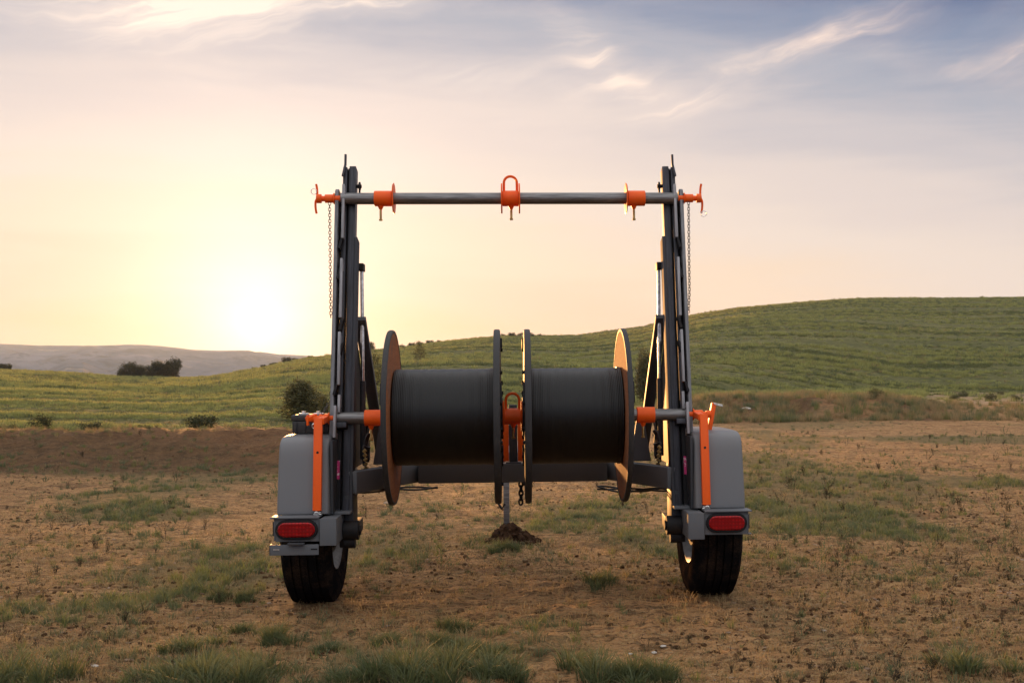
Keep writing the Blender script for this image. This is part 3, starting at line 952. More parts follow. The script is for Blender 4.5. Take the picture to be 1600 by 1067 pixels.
# ------------------------------------------------------------------ the reel trailer
YAW, ROLL = R(3.0), R(-0.55)
D0 = 4.85
T_LOC = Vector(((800 - CX) / F * D0 + 0.011, D0, -0.010))
T_ROT = Euler((0, ROLL, YAW), 'XYZ')
T_MAT = Matrix.Translation(T_LOC) @ T_ROT.to_matrix().to_4x4()

trailer = empty('reel_trailer', T_LOC, T_ROT)
tag(trailer, 'grey cable reel trailer with orange levers and two tall leaning masts', 'trailer')

PIPE_R = 0.0265
LOW = Vector((0, 0.27, 0.857))     # centre of the lower reel bar
UPP = Vector((0, 0.483, 1.858))    # centre of the upper reel bar
LEAN = math.atan(0.2126)
cosL = math.cos(LEAN)
MY = lambda z: 0.32 + (z - 0.857) * 0.2126   # mast centre line

def side_x(s, a, b):
    return (min(s * a, s * b), max(s * a, s * b))

for s in (-1, 1):
    left = s < 0
    # frame stub that carries the tail light
    mb = MB(); x0, x1 = side_x(s, .740, .808)
    mb.box(x0, x1, 0.006, .37, .335, .446, .006)
    fs = mb.build('frame_stub', M['grey'], trailer)
    mb = MB(); mb.box(x0 - .001, x1 + .001, -.004, .0035, .334, .447, .003)
    mb.build('end_cap', M['grey'], fs)
    # light panel with a folded top lip
    mb = MB(); x0, x1 = side_x(s, .811, .992)
    mb.box(x0, x1, .004, .012, .352, .449, .002)
    xl0, xl1 = side_x(s, .811, 1.012)
    mb.box(xl0, xl1, -.012, .10, .4495, .4545, .0015)
    xo0, xo1 = side_x(s, .9925, .9985)
    mb.box(xo0, xo1, .004, .09, .356, .448, .002)
    if not left:
        mb.box(s * 1.012 - .02, s * 1.012, .0, .03, .352, .356, .001)
    lp = mb.build('light_panel', M['grey'], trailer)
    cxl = s * .903
    def stad(hw, hr, y0, y1, n=14):
        pts = []
        for i in range(n + 1):
            a = -math.pi / 2 + math.pi * i / n
            pts.append((cxl + hw + hr * math.cos(a), .403 + hr * math.sin(a)))
        for i in range(n + 1):
            a = math.pi / 2 + math.pi * i / n
            pts.append((cxl - hw + hr * math.cos(a), .403 + hr * math.sin(a)))
        return pts
    tl = MB().prism(stad(.047, .041, 0, 0), 'y', -.010, .0038, .003).build('tail_light', M['black'], trailer)
    MB().prism(stad(.047, .030, 0, 0), 'y', -.019, -.0085, .004).build('lens', M['lens'], tl)
    mb = MB(); x0, x1 = side_x(s, .9988, 1.006); mb.box(x0, x1, .015, .075, .375, .435, .003)
    mb.build('side_marker_lamp', M['blackplastic'], trailer)
    if left:
        mb = MB(); mb.box(-1.016, -.813, -.006, -.001, .297, .341, .0015); mb.box(-1.016, -1.010, -.006, .03, .297, .341, .0015)
        pb = mb.build('plate_bracket', M['grey'], trailer)
        MB().box(-.845, -.818, -.0085, -.0062, .319, .324, 0).build('slot', M['black'], pb)
        MB().box(-1.000, -.975, -.0085, -.0062, .319, .324, 0).build('slot', M['chrome'], pb)
        MB().box(-.938, -.868, -.030, -.006, .3415, .350, .003).build('plate_lamp', M['charcoal'], trailer)
    # fender
    prof = [(.085, .452), (.098, .54), (.114, .63), (.127, .70), (.136, .735), (.150, .759), (.172, .775), (.205, .7835), (.26, .786), (.40, .787), (.60, .787), (.82, .782), (.92, .757), (.985, .70), (1.02, .62), (1.035, .50), (1.038, .452)]
    xs = [-.1135, -.1135, -.113, -.111, -.107, -.101, -.09, -.06, 0, .06, .09, .101, .107, .111, .113, .1135, .1135]
    ins = [.10, .050, .030, .014, .005, .001, 0, -.001, -.0015, -.001, 0, .001, .005, .014, .030, .050, .10]
    bm = bmesh.new()
    P = [Vector((0, a, b)) for a, b in prof]
    rows = []
    for i, p in enumerate(P):
        tg = (P[min(i + 1, len(P) - 1)] - P[max(i - 1, 0)]).normalized()
        nr = Vector((0, tg.z, -tg.y))   # towards the wheel
        taper = 1.0 - 0.030 * min(1, max(0, (p.z - .452) / .33))
        rows.append([bm.verts.new((s * .894 + xs[j] * taper, p.y + nr.y * ins[j], p.z + nr.z * ins[j])) for j in range(len(xs))])
    for i in range(len(rows) - 1):
        for j in range(len(xs) - 1):
            bm.faces.new((rows[i][j], rows[i][j + 1], rows[i + 1][j + 1], rows[i + 1][j]))
    bmesh.ops.recalc_face_normals(bm, faces=bm.faces)
    me = bpy.data.meshes.new('fender')
    bm.to_mesh(me); bm.free()
    me.polygons.foreach_set('use_smooth', [True] * len(me.polygons))
    me.materials.append(M['fender'])
    fo = link_mesh('fender', me, trailer)
    md = fo.modifiers.new('thickness', 'SOLIDIFY'); md.thickness = 0.004
    md = fo.modifiers.new('smooth', 'SUBSURF'); md.levels = 1; md.render_levels = 2
    # inner fender skirt mounting strip beside the mast
    x0, x1 = side_x(s, .770, .781)
    MB().box(x0, x1, .12, .50, .452, .765, .002).build('fender_bracket', M['charcoal'], trailer)

    # wheel
    wc = Vector((s * .914, .55, .357))
    wheel = bpy.data.objects.new('wheel', None)
    COL.objects.link(wheel); wheel.parent = trailer; wheel.location = wc
    w2, ro = .108, .358
    prof = [(-.082, .200), (-.098, .212), (-.107, .245), (-.110, .285), (-.106, .318), (-.098, .336), (-.090, .346)]
    g = .0045; dp = .012
    edges = [-.090, -.058, -.052, -.020, -.014, .014, .020, .052, .058, .090]
    for k in range(0, 10, 2):
        a, b = edges[k], edges[k + 1]
        crown = lambda x: ro - .006 * (x / .09) ** 2
        if k > 0:
            prof += [(a - .0008, crown(a) - dp)]
        prof += [(a + .0006, crown(a)), (b - .0006, crown(b))]
        if k < 8:
            prof += [(b + .0008, crown(b) - dp)]
    prof += [(.090, .346), (.098, .336), (.106, .318), (.110, .285), (.107, .245), (.098, .212), (.082, .200)]
    mb = MB(); mb.lathe(prof, 120)
    ty = mb.build('tyre', M['rubber'], wheel)
    mb = MB()
    mb.lathe([(-.092, .196), (-.096, .204), (-.088, .207), (-.075, .192), (-.05, .178), (.03, .176), (.075, .192), (.088, .207), (.096, .204), (.092, .196), (.07, .182), (.03, .168), (-.05, .170)], 64, None, True)
    rim = mb.build('rim', M['rim'], wheel)
    mb = MB()
    for k in range(8):
        Mx = Matrix.Rotation(2 * math.pi * k / 8, 4, 'X')
        mb.box(s * .02 - .006, s * .02 + .006, -.026, .026, .060, .172, .004, Mx)
    mb.cyl((s * .02 - .008, 0, 0), (s * .02 + .008, 0, 0), .085, 32)
    sp = mb.build('rim_disc', M['rim'], wheel)
    mb = MB(); mb.cyl((-s * .080, 0, 0), (s * .012, 0, 0), .125, 40); mb.cyl((-s * .088, 0, 0), (-s * .078, 0, 0), .105, 32)
    mb.build('brake_drum', M['black'], wheel)
    mb = MB(); mb.cyl((-s * .17, 0, 0), (-s * .08, 0, 0), .028, 20)
    mb.build('axle_stub', M['charcoal'], wheel)
    # trailing arm and pivot under the mast
    mb = MB(); mb.bar((s * .733, .20, .325), (s * .733, .62, .352), .05, .06, .006)
    mb.build('trailing_arm', M['black'], trailer)
    mb = MB(); mb.cyl((s * .738, .20, .372), (s * .672, .20, .372), .042, 28); mb.cyl((s * .672, .20, .372), (s * .664, .20, .372), .024, 6)
    mb.cyl((s * .738, .21, .318), (s * .690, .21, .318), .026, 20)
    mb.build('pivot_pin', M['black'], trailer)
    mb = MB(); x0, x1 = side_x(s, .6985, .7385); mb.box(x0, x1, .215, .36, .33, .52, .004)
    mb.build('pivot_bracket', M['charcoal'], trailer)

    # mast
    zb = .447
    base = Vector((s * .757, MY(zb), zb))
    MM = Matrix.Translation(base) @ Matrix.Rotation(-LEAN, 4, 'X')
    tz = lambda z: (z - zb) / cosL
    mast = bpy.data.objects.new('mast', None)
    COL.objects.link(mast); mast.parent = trailer; mast.matrix_basis = MM
    def mx(a, b): return side_x(s, a, b)
    top = tz(2.012)
    mb = MB(); x0, x1 = mx(-.043, -.012); mb.box(x0, x1, -.03, .04, 0, top, .004)
    mb.build('slide_rail', M['mast'], mast)
    mb = MB(); x0, x1 = mx(-.003, .017); mb.box(x0, x1, -.03, .04, 0, top - .004, .004)
    mb.build('slide_rail', M['mast'], mast)
    mb = MB(); x0, x1 = mx(-.0115, -.0035); mb.box(x0, x1, -.005, .038, 0, top - .002, .001)
    mb.build('slide_web', M['black'], mast)
    mb = MB(); x0, x1 = mx(-.056, -.0435); mb.box(x0, x1, -.038, .042, 0, tz(1.672), .003)
    mb.build('sleeve', M['sleeve'], mast)
    mb = MB(); x0, x1 = mx(.030, .047)
    zt = tz(1.895)
    pts = [(-.058, 0.0), (.045, 0.0), (.045, zt - .012), (.03, zt), (-.045, zt), (-.058, zt - .014)]
    mb.prism(pts, 'x', x0, x1, .002)
    mb.build('outer_plate', M['mastlight'], mast)
    mb = MB(); x0, x1 = mx(.0175, .0295); mb.box(x0, x1, .02, .04, 0, zt - .02, .001)
    mb.build('back_web', M['black'], mast)  # web coloured black to paint the deep shade of the recess
    # ladder bars with slanted keeper hooks
    def zpx(v, d=5.25): return CAM_H + (HY - v) * d / F
    segs = [(285, 372, .006), (404, 497, .008), (519, 600, .010), (615, 642, .005), (633, 681, .018)]
    for (va, vb, off) in segs:
        za, zc = zpx(va), zpx(vb)
        mb = MB(); x0, x1 = mx(off - .005, off + .007)
        yy = -.060 if va != 633 else -.088
        mb.box(x0, x1, yy - .014, yy + .014, tz(zc), tz(za), .002)
        if va == 633:
            mb.box(x0, x1, yy + .012, -.028, tz(zc), tz(zc) + .03, .002)
        else:
            mb.box(x0, x1, yy + .012, -.028, tz(za) - .05, tz(za) - .01, .002)
        b = mb.build('ladder_bar', M['barlight'], mast)
    for (v, off) in ((380, .008), (428, .012), (508, -.002), (607, .016), (545, -.004)):
        zc = tz(zpx(v))
        mb = MB()
        pts = [(s * (off - .004), zc + .030), (s * (off + .006), zc + .024), (s * (off + .020), zc - .022), (s * (off + .008), zc - .026)]
        mb.prism(pts, 'y', -.072, -.028, .001)
        mb.build('keeper_hook', M['black'], mast)
    # saddle blocks under each bar
    for c in (LOW,):
        zc = (c.z - zb) / cosL
        mb = MB(); x0, x1 = mx(-.030, .016)
        mb.box(x0, x1, -.085, -.030, zc - .058, zc - .034, .003)
        mb.build('saddle', M['mast'], mast)
    mb = MB()
    mb.bar((s * .016, -.040, top - .055), (s * .005, -.040, top + .002), .010, .012, .001, (0, 1, 0))
    mb.bar((s * .005, -.040, top), (s * .005, -.040, top + .052), .010, .012, .001, (0, 1, 0))
    mb.build('stop_pin', M['mast'], mast)
    zk = tz(1.925)
    mb = MB(); mb.cyl((-s * .043, 0, zk), (-s * .066, 0, zk), .009, 10); mb.cyl((-s * .052, 0, zk), (-s * .062, 0, zk), .018, 6)
    mb.box(-s * .057 - .004, -s * .057 + .004, -.006, .006, zk - .03, zk + .02, .001)
    mb.build('lock_knob', M['black'], mast)
    x0, x1 = mx(.018, .029)
    MB().box(*mx(-.003, .029), -.0335, -.0305, tz(.46), tz(.80), .0005).build('recess_panel', M['black'], mast)  # black sheet proud of the rails, its colour standing for recess shade
    MB().box(*mx(.002, .028), -.0355, -.0337, tz(.585), tz(.665), 0).build('sticker', M['sticker'], mast)
    # foot plate of the mast on the stub
    mb = MB(); x0, x1 = side_x(s, .702, .806); mb.box(x0, x1, .15, .34, .4465, .458, .002)
    mb.build('mast_foot', M['grey'], trailer)

    # side rail running in to the tongue
    mb = MB(); mb.bar((s * .712, .235, .576), (s * .085, 1.73, .576), .062, .096, .006)
    mb.build('side_rail', M['grey'], trailer)
    # brace from the mast down to the rail, with dark gusset plate and lift cylinder
    mb = MB(); mb.bar((s * .700, .515, 1.31), (s * .672, 1.10, .632), .030, .052, .004, (1, 0, 0))
    mb.build('brace', M['charcoal'], trailer)
    mb = MB(); mb.prism([(.44, 1.20), (.56, 1.20), (.99, .70), (.99, .626), (.37, .626)], 'x', s * .7215 - .004, s * .7215 + .004, .001)
    mb.build('gusset_plate', M['black'], trailer)  # plate coloured black to paint the shade it stands in
    mb = MB(); mb.cyl((s * .690, .49, .66), (s * .690, .515, 1.02), .013, 20)
    cy = mb.build('lift_cylinder', M['charcoal'], trailer)
    MB().cyl((s * .690, .515, 1.02), (s * .694, .545, 1.535), .0085, 14).build('cylinder_rod', M['chrome'], cy)
    mb = MB(); mb.box(s * .694 - .012, s * .694 + .012, .51, .58, 1.53, 1.565, .003); mb.box(*side_x(s, .694, .722), .50, .53, 1.535, 1.56, .002)
    mb.build('rod_eye', M['black'], cy)
    mb = MB()
    for k in range(3):
        pts = []
        for i in range(14):
            f = i / 13
            pts.append((s * (.668 + .012 * math.sin(f * 7 + k)), .40 + .03 * k, .635 + .20 * math.sin(f * math.pi) * (.5 + .3 * k) + .02 * math.sin(f * 9)))
            pts[-1] = (pts[-1][0], pts[-1][1] + .09 * f, pts[-1][2])
        mb.tube(pts, .006, 7)
    mb.build('hydraulic_hose', M['blackplastic'], trailer)
    mb = MB()
    for k in range(5):
        mb.cyl((s * .672, .36 + .014 * k, .70 - .02 * k), (s * .660, .36 + .014 * k, .712 - .02 * k), .008, 8)
    mb.build('hose_fitting', M['brass'], trailer)
    # standing plate behind the reel
    mb = MB(); mb.prism([(s * .664, .6245), (s * .565, .6245), (s * .600, .86), (s * .625, .86)], 'y', .655, .667, .002)
    mb.build('upright_plate', M['grey'], trailer)

    # orange lever and its pivot
    mb = MB(); mb.bar((s * .831, .070, .472), (s * .832, .130, .862), .030, .012, .002, (0, 1, 0))
    mb.bar((s * .8465, .076, .472), (s * .8475, .136, .862), .004, .026, .001, (0, 1, 0))
    mb.bar((s * .8155, .076, .472), (s * .8165, .136, .862), .004, .026, .001, (0, 1, 0))
    lv = mb.build('lever', M['orange'], trailer)
    mb = MB(); mb.bar((s * .822, .125, .848), (s * .822, LOW.y, .857), .030, .026, .002); mb.build('lever_arm', M['orange'], lv)
    mb = MB(); mb.cyl((s * .8315, .108, .716), (s * .8315, .1005, .7172), .006, 12); mb.build('hole', M['black'], lv)
    mb = MB()
    mb.cyl((s * .8315, .060, .459), (s * .8315, .10, .466), .011, 16)
    mb.tube([(s * .828, .070, .462), (s * .815, .070, .465), (s * .812, .068, .4575), (s * .845, .068, .4575)], .0022, 6)
    mb.build('hitch_pin', M['chrome'], trailer)

# black tool box on one fender
mb = MB()
mb.box(-.975, -.815, .30, .56, .788, .845, .006)
mb.box(-.979, -.811, .296, .564, .846, .872, .006)
for k in range(4):
    mb.box(-.966 + k * .04, -.954 + k * .04, .294, .3015, .79, .842, .002)
bx_ = mb.build('tool_box', M['blackplastic'], trailer)
for xx in (-.93, -.865):
    mb = MB(); mb.box(xx - .022, xx + .022, .33, .36, .8725, .880, .002); mb.cyl((xx, .34, .879), (xx, .34, .888), .009, 12)
    mb.build('latch', M['chrome'], bx_)

# cross beam, tongue, centre post
mb = MB(); mb.box(-.455, .455, .70, .775, .527, .618, .005)
mb.build('cross_beam', M['grey'], trailer)
mb = MB(); mb.box(-.05, .05, 1.70, 2.95, .535, .615, .005)
mb.build('tongue_beam', M['grey'], trailer)
mb = MB(); mb.box(-.018, .022, .74, .775, .6185, .90, .004); mb.box(-.035, .04, .705, .77, .6183, .624, .001)
mb.build('centre_post', M['charcoal'], trailer)
for a, b in ((-.052, -.0195), (.0235, .060)):
    mb = MB(); mb.box(a, b, .735, .747, .626, .85, .003); mb.build('guard_strip', M['orange'], trailer)
# tongue jack
mb = MB(); mb.box(-.062, -.012, 2.40, 2.45, .385, .66, .004)
jk = mb.build('jack', M['charcoal'], trailer)
mb = MB(); mb.box(-.062, -.024, 2.405, 2.445, .06, .40, .004); jf = mb.build('jack_leg', M['pipe'], jk)
mb = MB(); mb.box(-.09, .01, 2.36, 2.49, .045, .062, .003); mb.build('jack_foot', M['rim'], jk)
mb = MB(); mb.cyl((-.037, 2.425, .66), (-.037, 2.425, .74), .016, 14); mb.tube([(-.037, 2.425, .73), (.06, 2.425, .73), (.06, 2.425, .78)], .007, 8); mb.build('jack_crank', M['black'], jk)

def chain(name, pts, mat, parent, link=.019, wire=.0015):
    pts = [Vector(p) for p in pts]
    L = [0]
    for a, b in zip(pts[:-1], pts[1:]): L.append(L[-1] + (b - a).length)
    n = int(L[-1] / (link * .70))
    mb = MB()
    for i in range(n):
        d = (i + .5) * L[-1] / n
        k = max(j for j in range(len(L)) if L[j] <= d); k = min(k, len(pts) - 2)
        p = pts[k].lerp(pts[k + 1], (d - L[k]) / max(1e-6, L[k + 1] - L[k]))
        tg = (pts[k + 1] - pts[k]).normalized()
        side = Vector((1, .3, 0)) if i % 2 == 0 else Vector((-.3, 1, 0))
        nrm = tg.cross(side).normalized()
        q = tg.cross(nrm)
        ring = []
        for a in range(10):
            an = 2 * math.pi * a / 10
            ring.append(p + tg * math.cos(an) * link * .5 + q * math.sin(an) * link * .32)
        mb.tube(ring, wire, 5, True)
    return mb.build(name, mat, parent)

chain('safety_chain', [(.037, .72, .527), (.038, .72, .47), (.036, .72, .42)], M['black'], trailer, .030, .0050)
mb = MB(); mb.tube([(-.062, .72, .53), (-.075, .70, .49), (-.080, .68, .44), (-.055, .66, .405), (-.040, .66, .43)], .006, 8)
mb.build('hose_loop', M['blackplastic'], trailer)
mb = MB()
for k in range(3):
    pts = [(.40 + i * .0084, .60 - .0044 * i + .02 * k, .522 - .012 * (1 + math.sin(i * .17 + k * 1.7)) - .018 * max(0, math.sin(i * .075 + .3 * k)) ** 2) for i in range(43)]
    mb.tube(pts, .0045, 8)
mb.build('wiring_loom', M['blackplastic'], trailer)
mb = MB()
for k in range(2):
    pts = [(-.36 - i * .0125, .64 - .007 * i + .02 * k, .522 - .007 * (1 + math.sin(i * .24 + k * 2))) for i in range(30)]
    mb.tube(pts, .0045, 8)
mb.build('wiring_loom', M['blackplastic'], trailer)
chain('retaining_chain', [(-.828, UPP.y - .01, UPP.z - .018), (-.826, UPP.y - .02, 1.60), (-.820, UPP.y - .06, 1.31)], M['chain'], trailer)
chain('retaining_chain', [(.828, UPP.y - .01, UPP.z - .018), (.826, UPP.y - .02, 1.62), (.822, UPP.y - .05, 1.42), (.812, UPP.y - .08, 1.32)], M['chain'], trailer)
chain('retaining_chain', [(-.835, LOW.y - .01, LOW.z + .02), (-.812, LOW.y + .05, .93), (-.806, LOW.y + .08, 1.0)], M['chain'], trailer, .02)

# ------------------------------------------------------------------ reel bars
def reel_bar(name, c, label, lower):
    root = empty(name, T_MAT @ c, T_ROT)
    tag(root, label, 'reel bar', 'reel bars across the trailer')
    MB().lathe([(-.778, 0), (-.778, PIPE_R - .003), (-.775, PIPE_R), (.775, PIPE_R), (.778, PIPE_R - .003), (.778, 0)], 40).build('pipe', M['pipe'], root)
    spots = [(-.585, 1), (.585, -1)] if not lower else [(-.612, 1), (.594, -1)]
    for cx, inn in spots:
        mb = MB()
        mb.lathe([(cx - .040, PIPE_R), (cx - .040, .033), (cx - .038, .0355), (cx + .038, .0355), (cx + .040, .033), (cx + .040, PIPE_R)], 40)
        co = mb.build('collar', M['orange'], root)
        dx = cx + inn * .0445 if not lower else (.524 if cx > 0 else -.556)
        mb = MB()
        mb.lathe([(dx - .0035, .030), (dx - .0035 + inn * .004, .066), (dx + inn * .006, .072), (dx + .0035 + inn * .004, .066), (dx + .0035, .030)], 48, None, True)
        mb.build('disc', M['orange'], co)
        b = MB(); b.cyl((cx - .012, 0, -.034), (cx - .012, 0, -.052), .015, 6, .007); b.build('boss', M['orange'], co)
        b = MB(); b.cyl((cx - .012, 0, -.050), (cx - .012, 0, -.094), .0055, 12); b.cyl((cx - .012, 0, -.094), (cx - .012, 0, -.102), .009, 6)
        b.build('set_bolt', M['brass'], co)
    mb = MB(); mb.lathe([(-.037, PIPE_R), (-.037, .034), (-.035, .036), (.035, .036), (.037, .034), (.037, PIPE_R)], 40)
    co = mb.build('centre_collar', M['orange'], root)
    for sx in (-1, 1):
        mb = MB(); mb.lathe([(sx * .0375, .030), (sx * .0375, .068), (sx * .040, .070), (sx * .044, .068), (sx * .044, .030)], 48, None, True)
        mb.build('disc', M['orange'], co)
    pts = [(-.030, 0, .028)] + [(-.030, 0, .060)] + [(.030 * math.cos(math.pi - math.pi * i / 12), 0, .072 + .030 * math.sin(math.pi * i / 12)) for i in range(13)] + [(.030, 0, .060), (.030, 0, .028)]
    mb = MB(); mb.tube(pts, .0062, 10); mb.build('lifting_loop', M['orange'], co)
    b = MB(); b.cyl((.003, 0, -.034), (.003, 0, -.052), .015, 6, .007); b.build('boss', M['orange'], co)
    b = MB(); b.cyl((.003, 0, -.050), (.003, 0, -.092), .0055, 12); b.cyl((.003, 0, -.092), (.003, 0, -.100), .009, 6)
    b.build('set_bolt', M['brass'], co)
    for sx in (-1, 1):
        mb = MB()
        mb.cyl((sx * .778, 0, 0), (sx * .812, 0, 0), .014, 18)
        mb.cyl((sx * .806, 0, 0), (sx * .811, 0, 0), .026, 24)
        mb.cyl((sx * .812, 0, 0), (sx * .850, 0, 0), .0195, 24)
        mb.cyl((sx * .850, 0, 0), (sx * .870, 0, 0), .0125, 18)
        mb.cyl((sx * .866, 0, 0), (sx * .888, 0, 0), .021 if not lower else .017, 20)
        sp = mb.build('end_lock', M['orange'], root)
        mb = MB()
        if not lower:
            pts = [(sx * (.888 + .010 * (k / 5) * abs(k / 5) + (.004 if k < 0 else 0)) - sx * .012 * (k / 6), .004, .0112 * k) for k in range(-6, 7)]
            mb.tube(pts, .0052, 8)
            mb.build('tee_handle', M['orange'], sp)
            z = .045 if sx < 0 else -.060
            mb = MB(); mb.torus((sx * .900, 0, z - .012), .013, .0018, (0, 1, .2), 16, 6); mb.build('clip_ring', M['chrome'], sp)
        elif sx > 0:
            mb.bar((.878, .01, -.085), (.905, .02, .050), .020, .034, .003, (0, 1, 0))
            mb.build('tee_handle', M['orange'], sp)
            mb = MB(); mb.tube([(.900, .0, .050), (.938, -.01, .040), (.940, -.01, .034), (.904, .0, .044)], .0022, 6); mb.build('lynch_pin', M['chrome'], sp)
        else:
            mb.bar((-.868, .01, .012), (-.900, -.02, -.004), .030, .020, .003)
            mb.bar((-.897, -.02, -.030), (-.897, -.02, .016), .010, .022, .002, (0, 1, 0))
            mb.build('tee_handle', M['orange'], sp)
            mb = MB(); mb.torus((-.866, -.03, -.032), .011, .0026, (0, 1, .1), 16, 6); mb.build('clip_ring', M['chrome'], sp)
    return root

reel_bar('reel_bar', UPP, 'bare steel bar with three orange collars across the mast tops', False)
reel_bar('reel_bar', LOW, 'steel bar with orange collars running through both black reels', True)

# ------------------------------------------------------------------ cable reels
def cable_reel(xc, s, label):
    root = empty('cable_reel', T_MAT @ (LOW + Vector((xc, 0, 0))), T_ROT)
    tag(root, label, 'cable reel', 'cable reels on the lower bar')
    RF, RD = .384, .212
    xi, xo = -s * .2255, (s * .200 if s > 0 else s * .238)     # inner (towards the middle) and outer flange
    for x, th, out in ((xi, .024, -s), (xo, .019, s)):
        mb = MB()
        mb.lathe([(x - th / 2, PIPE_R + .004), (x - th / 2, RF - .008), (x - th / 2 + .004, RF - .004), (x + th / 2 - .004, RF - .004), (x + th / 2, RF - .008), (x + th / 2, PIPE_R + .004)], 96, None, True)
        fl = mb.build('flange', M['flange'], root)
        mb = MB()
        mb.lathe([(x - th / 2 - .0015, RF - .012), (x - th / 2 - .0015, RF - .001), (x - th / 2 + .005, RF + .002), (x + th / 2 - .005, RF + .002), (x + th / 2 + .0015, RF - .001), (x + th / 2 + .0015, RF - .012), (x, RF - .006)], 128, None, True)
        mb.build('rim_band', M['flange_rim'], fl)
        if out == -s:
            mb = MB(); xe = x + out * th / 2
            mb.lathe([(xe, PIPE_R + .004), (xe + out * .0025, PIPE_R + .004), (xe + out * .0025, RF - .014), (xe, RF - .014)], 96, None, True)
            mb.build('outer_facing', M['flange_rim'], fl)
            mb = MB(); mb.lathe([(xe + out * .003, PIPE_R + .003), (xe + out * .011, PIPE_R + .003), (xe + out * .011, .085), (xe + out * .003, .09)], 48, None, True)
        else:
            xe = x + out * th / 2
            mb = MB(); mb.lathe([(xe + out * .0005, PIPE_R + .003), (xe + out * .009, PIPE_R + .003), (xe + out * .009, .085), (xe + out * .0005, .09)], 48, None, True)
        mb.build('hub_plate', M['mast'], fl)
        mb = MB()
        for k in range(6):
            a = k * math.pi / 3 + .35
            for rr, rb in ((.15, .011), (.30, .009)):
                p = (xe, rr * math.cos(a), rr * math.sin(a))
                mb.cyl(p, (xe + out * .012, p[1], p[2]), rb, 6)
        mb.build('bolt', M['black'], fl)['kind'] = 'stuff'
        for a0 in (1.25, -2.2, -.15):
            Mx = Matrix.Rotation(a0, 4, 'X')
            mb = MB(); mb.box(min(xe, xe + out * .010), max(xe, xe + out * .010), -.045, .045, .300, .345, .002, Mx)
            mb.build('cleat', M['black'], fl)
    a, b = sorted((xi + s * .0152, xo - s * .0142))
    mb = MB()
    mb.lathe([(a, RD - .004), (a + .004, RD)] + [(a + .004 + (b - a - .008) * i / 40, RD + .0008 * math.sin(i * 1.7)) for i in range(1, 40)] + [(b - .004, RD), (b, RD - .004)], 96)
    mb.build('cable_winding', M['drum'], root)
    mb = MB()
    mb.lathe([(b - .016, RD - .002), (b - .016, RD + .0035), (b - .0005, RD + .0035), (b - .0005, RD - .002)], 96)
    mb.build('end_turn', M['drum'], root)
    return root
cable_reel(-.2915, -1, 'large black cable reel on the lower bar beside the black tool box side')
cable_reel(.2915, 1, 'large black cable reel on the side away from the black tool box')

# ------------------------------------------------------------------ soil mound at the jack foot
def soil_mound():
    c = T_MAT @ Vector((-.02, 2.38, 0))
    rg = np.random.default_rng(5)
    n, m = 40, 14
    V = [(0, 0, .105)]; Fc = []
    for j in range(1, m + 1):
        for i in range(n):
            a = 2 * math.pi * i / n
            r = .125 * j / m * (1 + .25 * math.sin(a * 3 + 1) + .12 * math.sin(a * 7))
            h = .105 * (1 - (j / m) ** 1.4) + rg.normal() * .010
            V.append((r * math.cos(a) * 1.1, r * math.sin(a) * .8, h if j < m else -.03))
    for i in range(n): Fc.append((0, 1 + i, 1 + (i + 1) % n))
    for j in range(m - 1):
        for i in range(n):
            a = 1 + j * n + i; b = 1 + j * n + (i + 1) % n
            Fc.append((a, a + n, b + n, b))
    me = bpy.data.meshes.new('soil_mound'); me.from_pydata(V, [], Fc); me.materials.append(M['clod'])
    o = link_mesh('soil_mound', me, None, (c.x, c.y, ground_z(c.x, c.y)))
    tag(o, 'heap of dark turned soil around the foot of the tongue jack', 'soil mound')
    # loose clods
    mb = MB()
    for k in range(70):
        a = rg.uniform(0, 6.28); r = .155 * rg.random() ** .5
        s_ = rg.uniform(.008, .03)
        b = bmesh.new(); bmesh.ops.create_icosphere(b, subdivisions=1, radius=s_)
        for v in b.verts: v.co *= rg.uniform(.7, 1.25)
        zz = .105 * max(0, 1 - (r / .125) ** 1.4)
        mb._merge(b, Matrix.Translation((r * math.cos(a) * 1.1, r * math.sin(a) * .8, zz + .004)))
    cl = mb.build('clods', M['clod'], o); cl['kind'] = 'stuff'
    return o
soil_mound()

# ------------------------------------------------------------------ trees and shrubs
def put_tree(u, vbase, Y, hpx, kind, label, cat, group, wfac=1.0, tk='a', rz=None):
    p = ontop(u, Y)
    zb_ = CAM_H + (HY - vbase) * Y / F if vbase is not None else p.z
    h = hpx * Y / F
    nm = {'tree': 'tree', 'juniper': 'juniper_tree', 'shrub': 'shrub'}[cat if cat in ('tree', 'shrub') else 'juniper']
    o = plant(nm, CR[kind], TK[tk], (p.x, p.y, p.z - .02), (h * wfac, h * wfac, h), (u * 1.7) % 6.28 if rz is None else rz, label, cat, group)
    return o

put_tree(472, None, 27.0, 72, 'juniper', 'dark rounded juniper tree standing just behind the trailer\'s black tool box', 'juniper tree', None, 1.3)
put_tree(505, None, 29.0, 40, 'juniper_b', 'small juniper close beside the larger one behind the tool box', 'juniper tree', None, 1.0)
put_tree(588, None, 40.0, 85, 'wispy', 'open brown shrub seen between the mast and the reel near the tool box', 'shrub', None, .75, 'b')
put_tree(655, None, 95.0, 36, 'wispy', 'loose olive shrub on the slope above the reel nearer the tool box', 'shrub', None, 1.1, 'b')
put_tree(1008, None, 46.0, 88, 'juniper_b', 'tall dark narrow tree directly beside the outer reel flange, fuller of two', 'tree', None, .72)
put_tree(1026, None, 48.0, 72, 'wispy', 'thin sparse tree between the dark narrow tree and the mast', 'tree', None, .6, 'b')
put_tree(576, None, 180.0, 18, 'round_a', 'small round tree on the skyline just inside the sunlit mast', 'tree', None, 1.1)

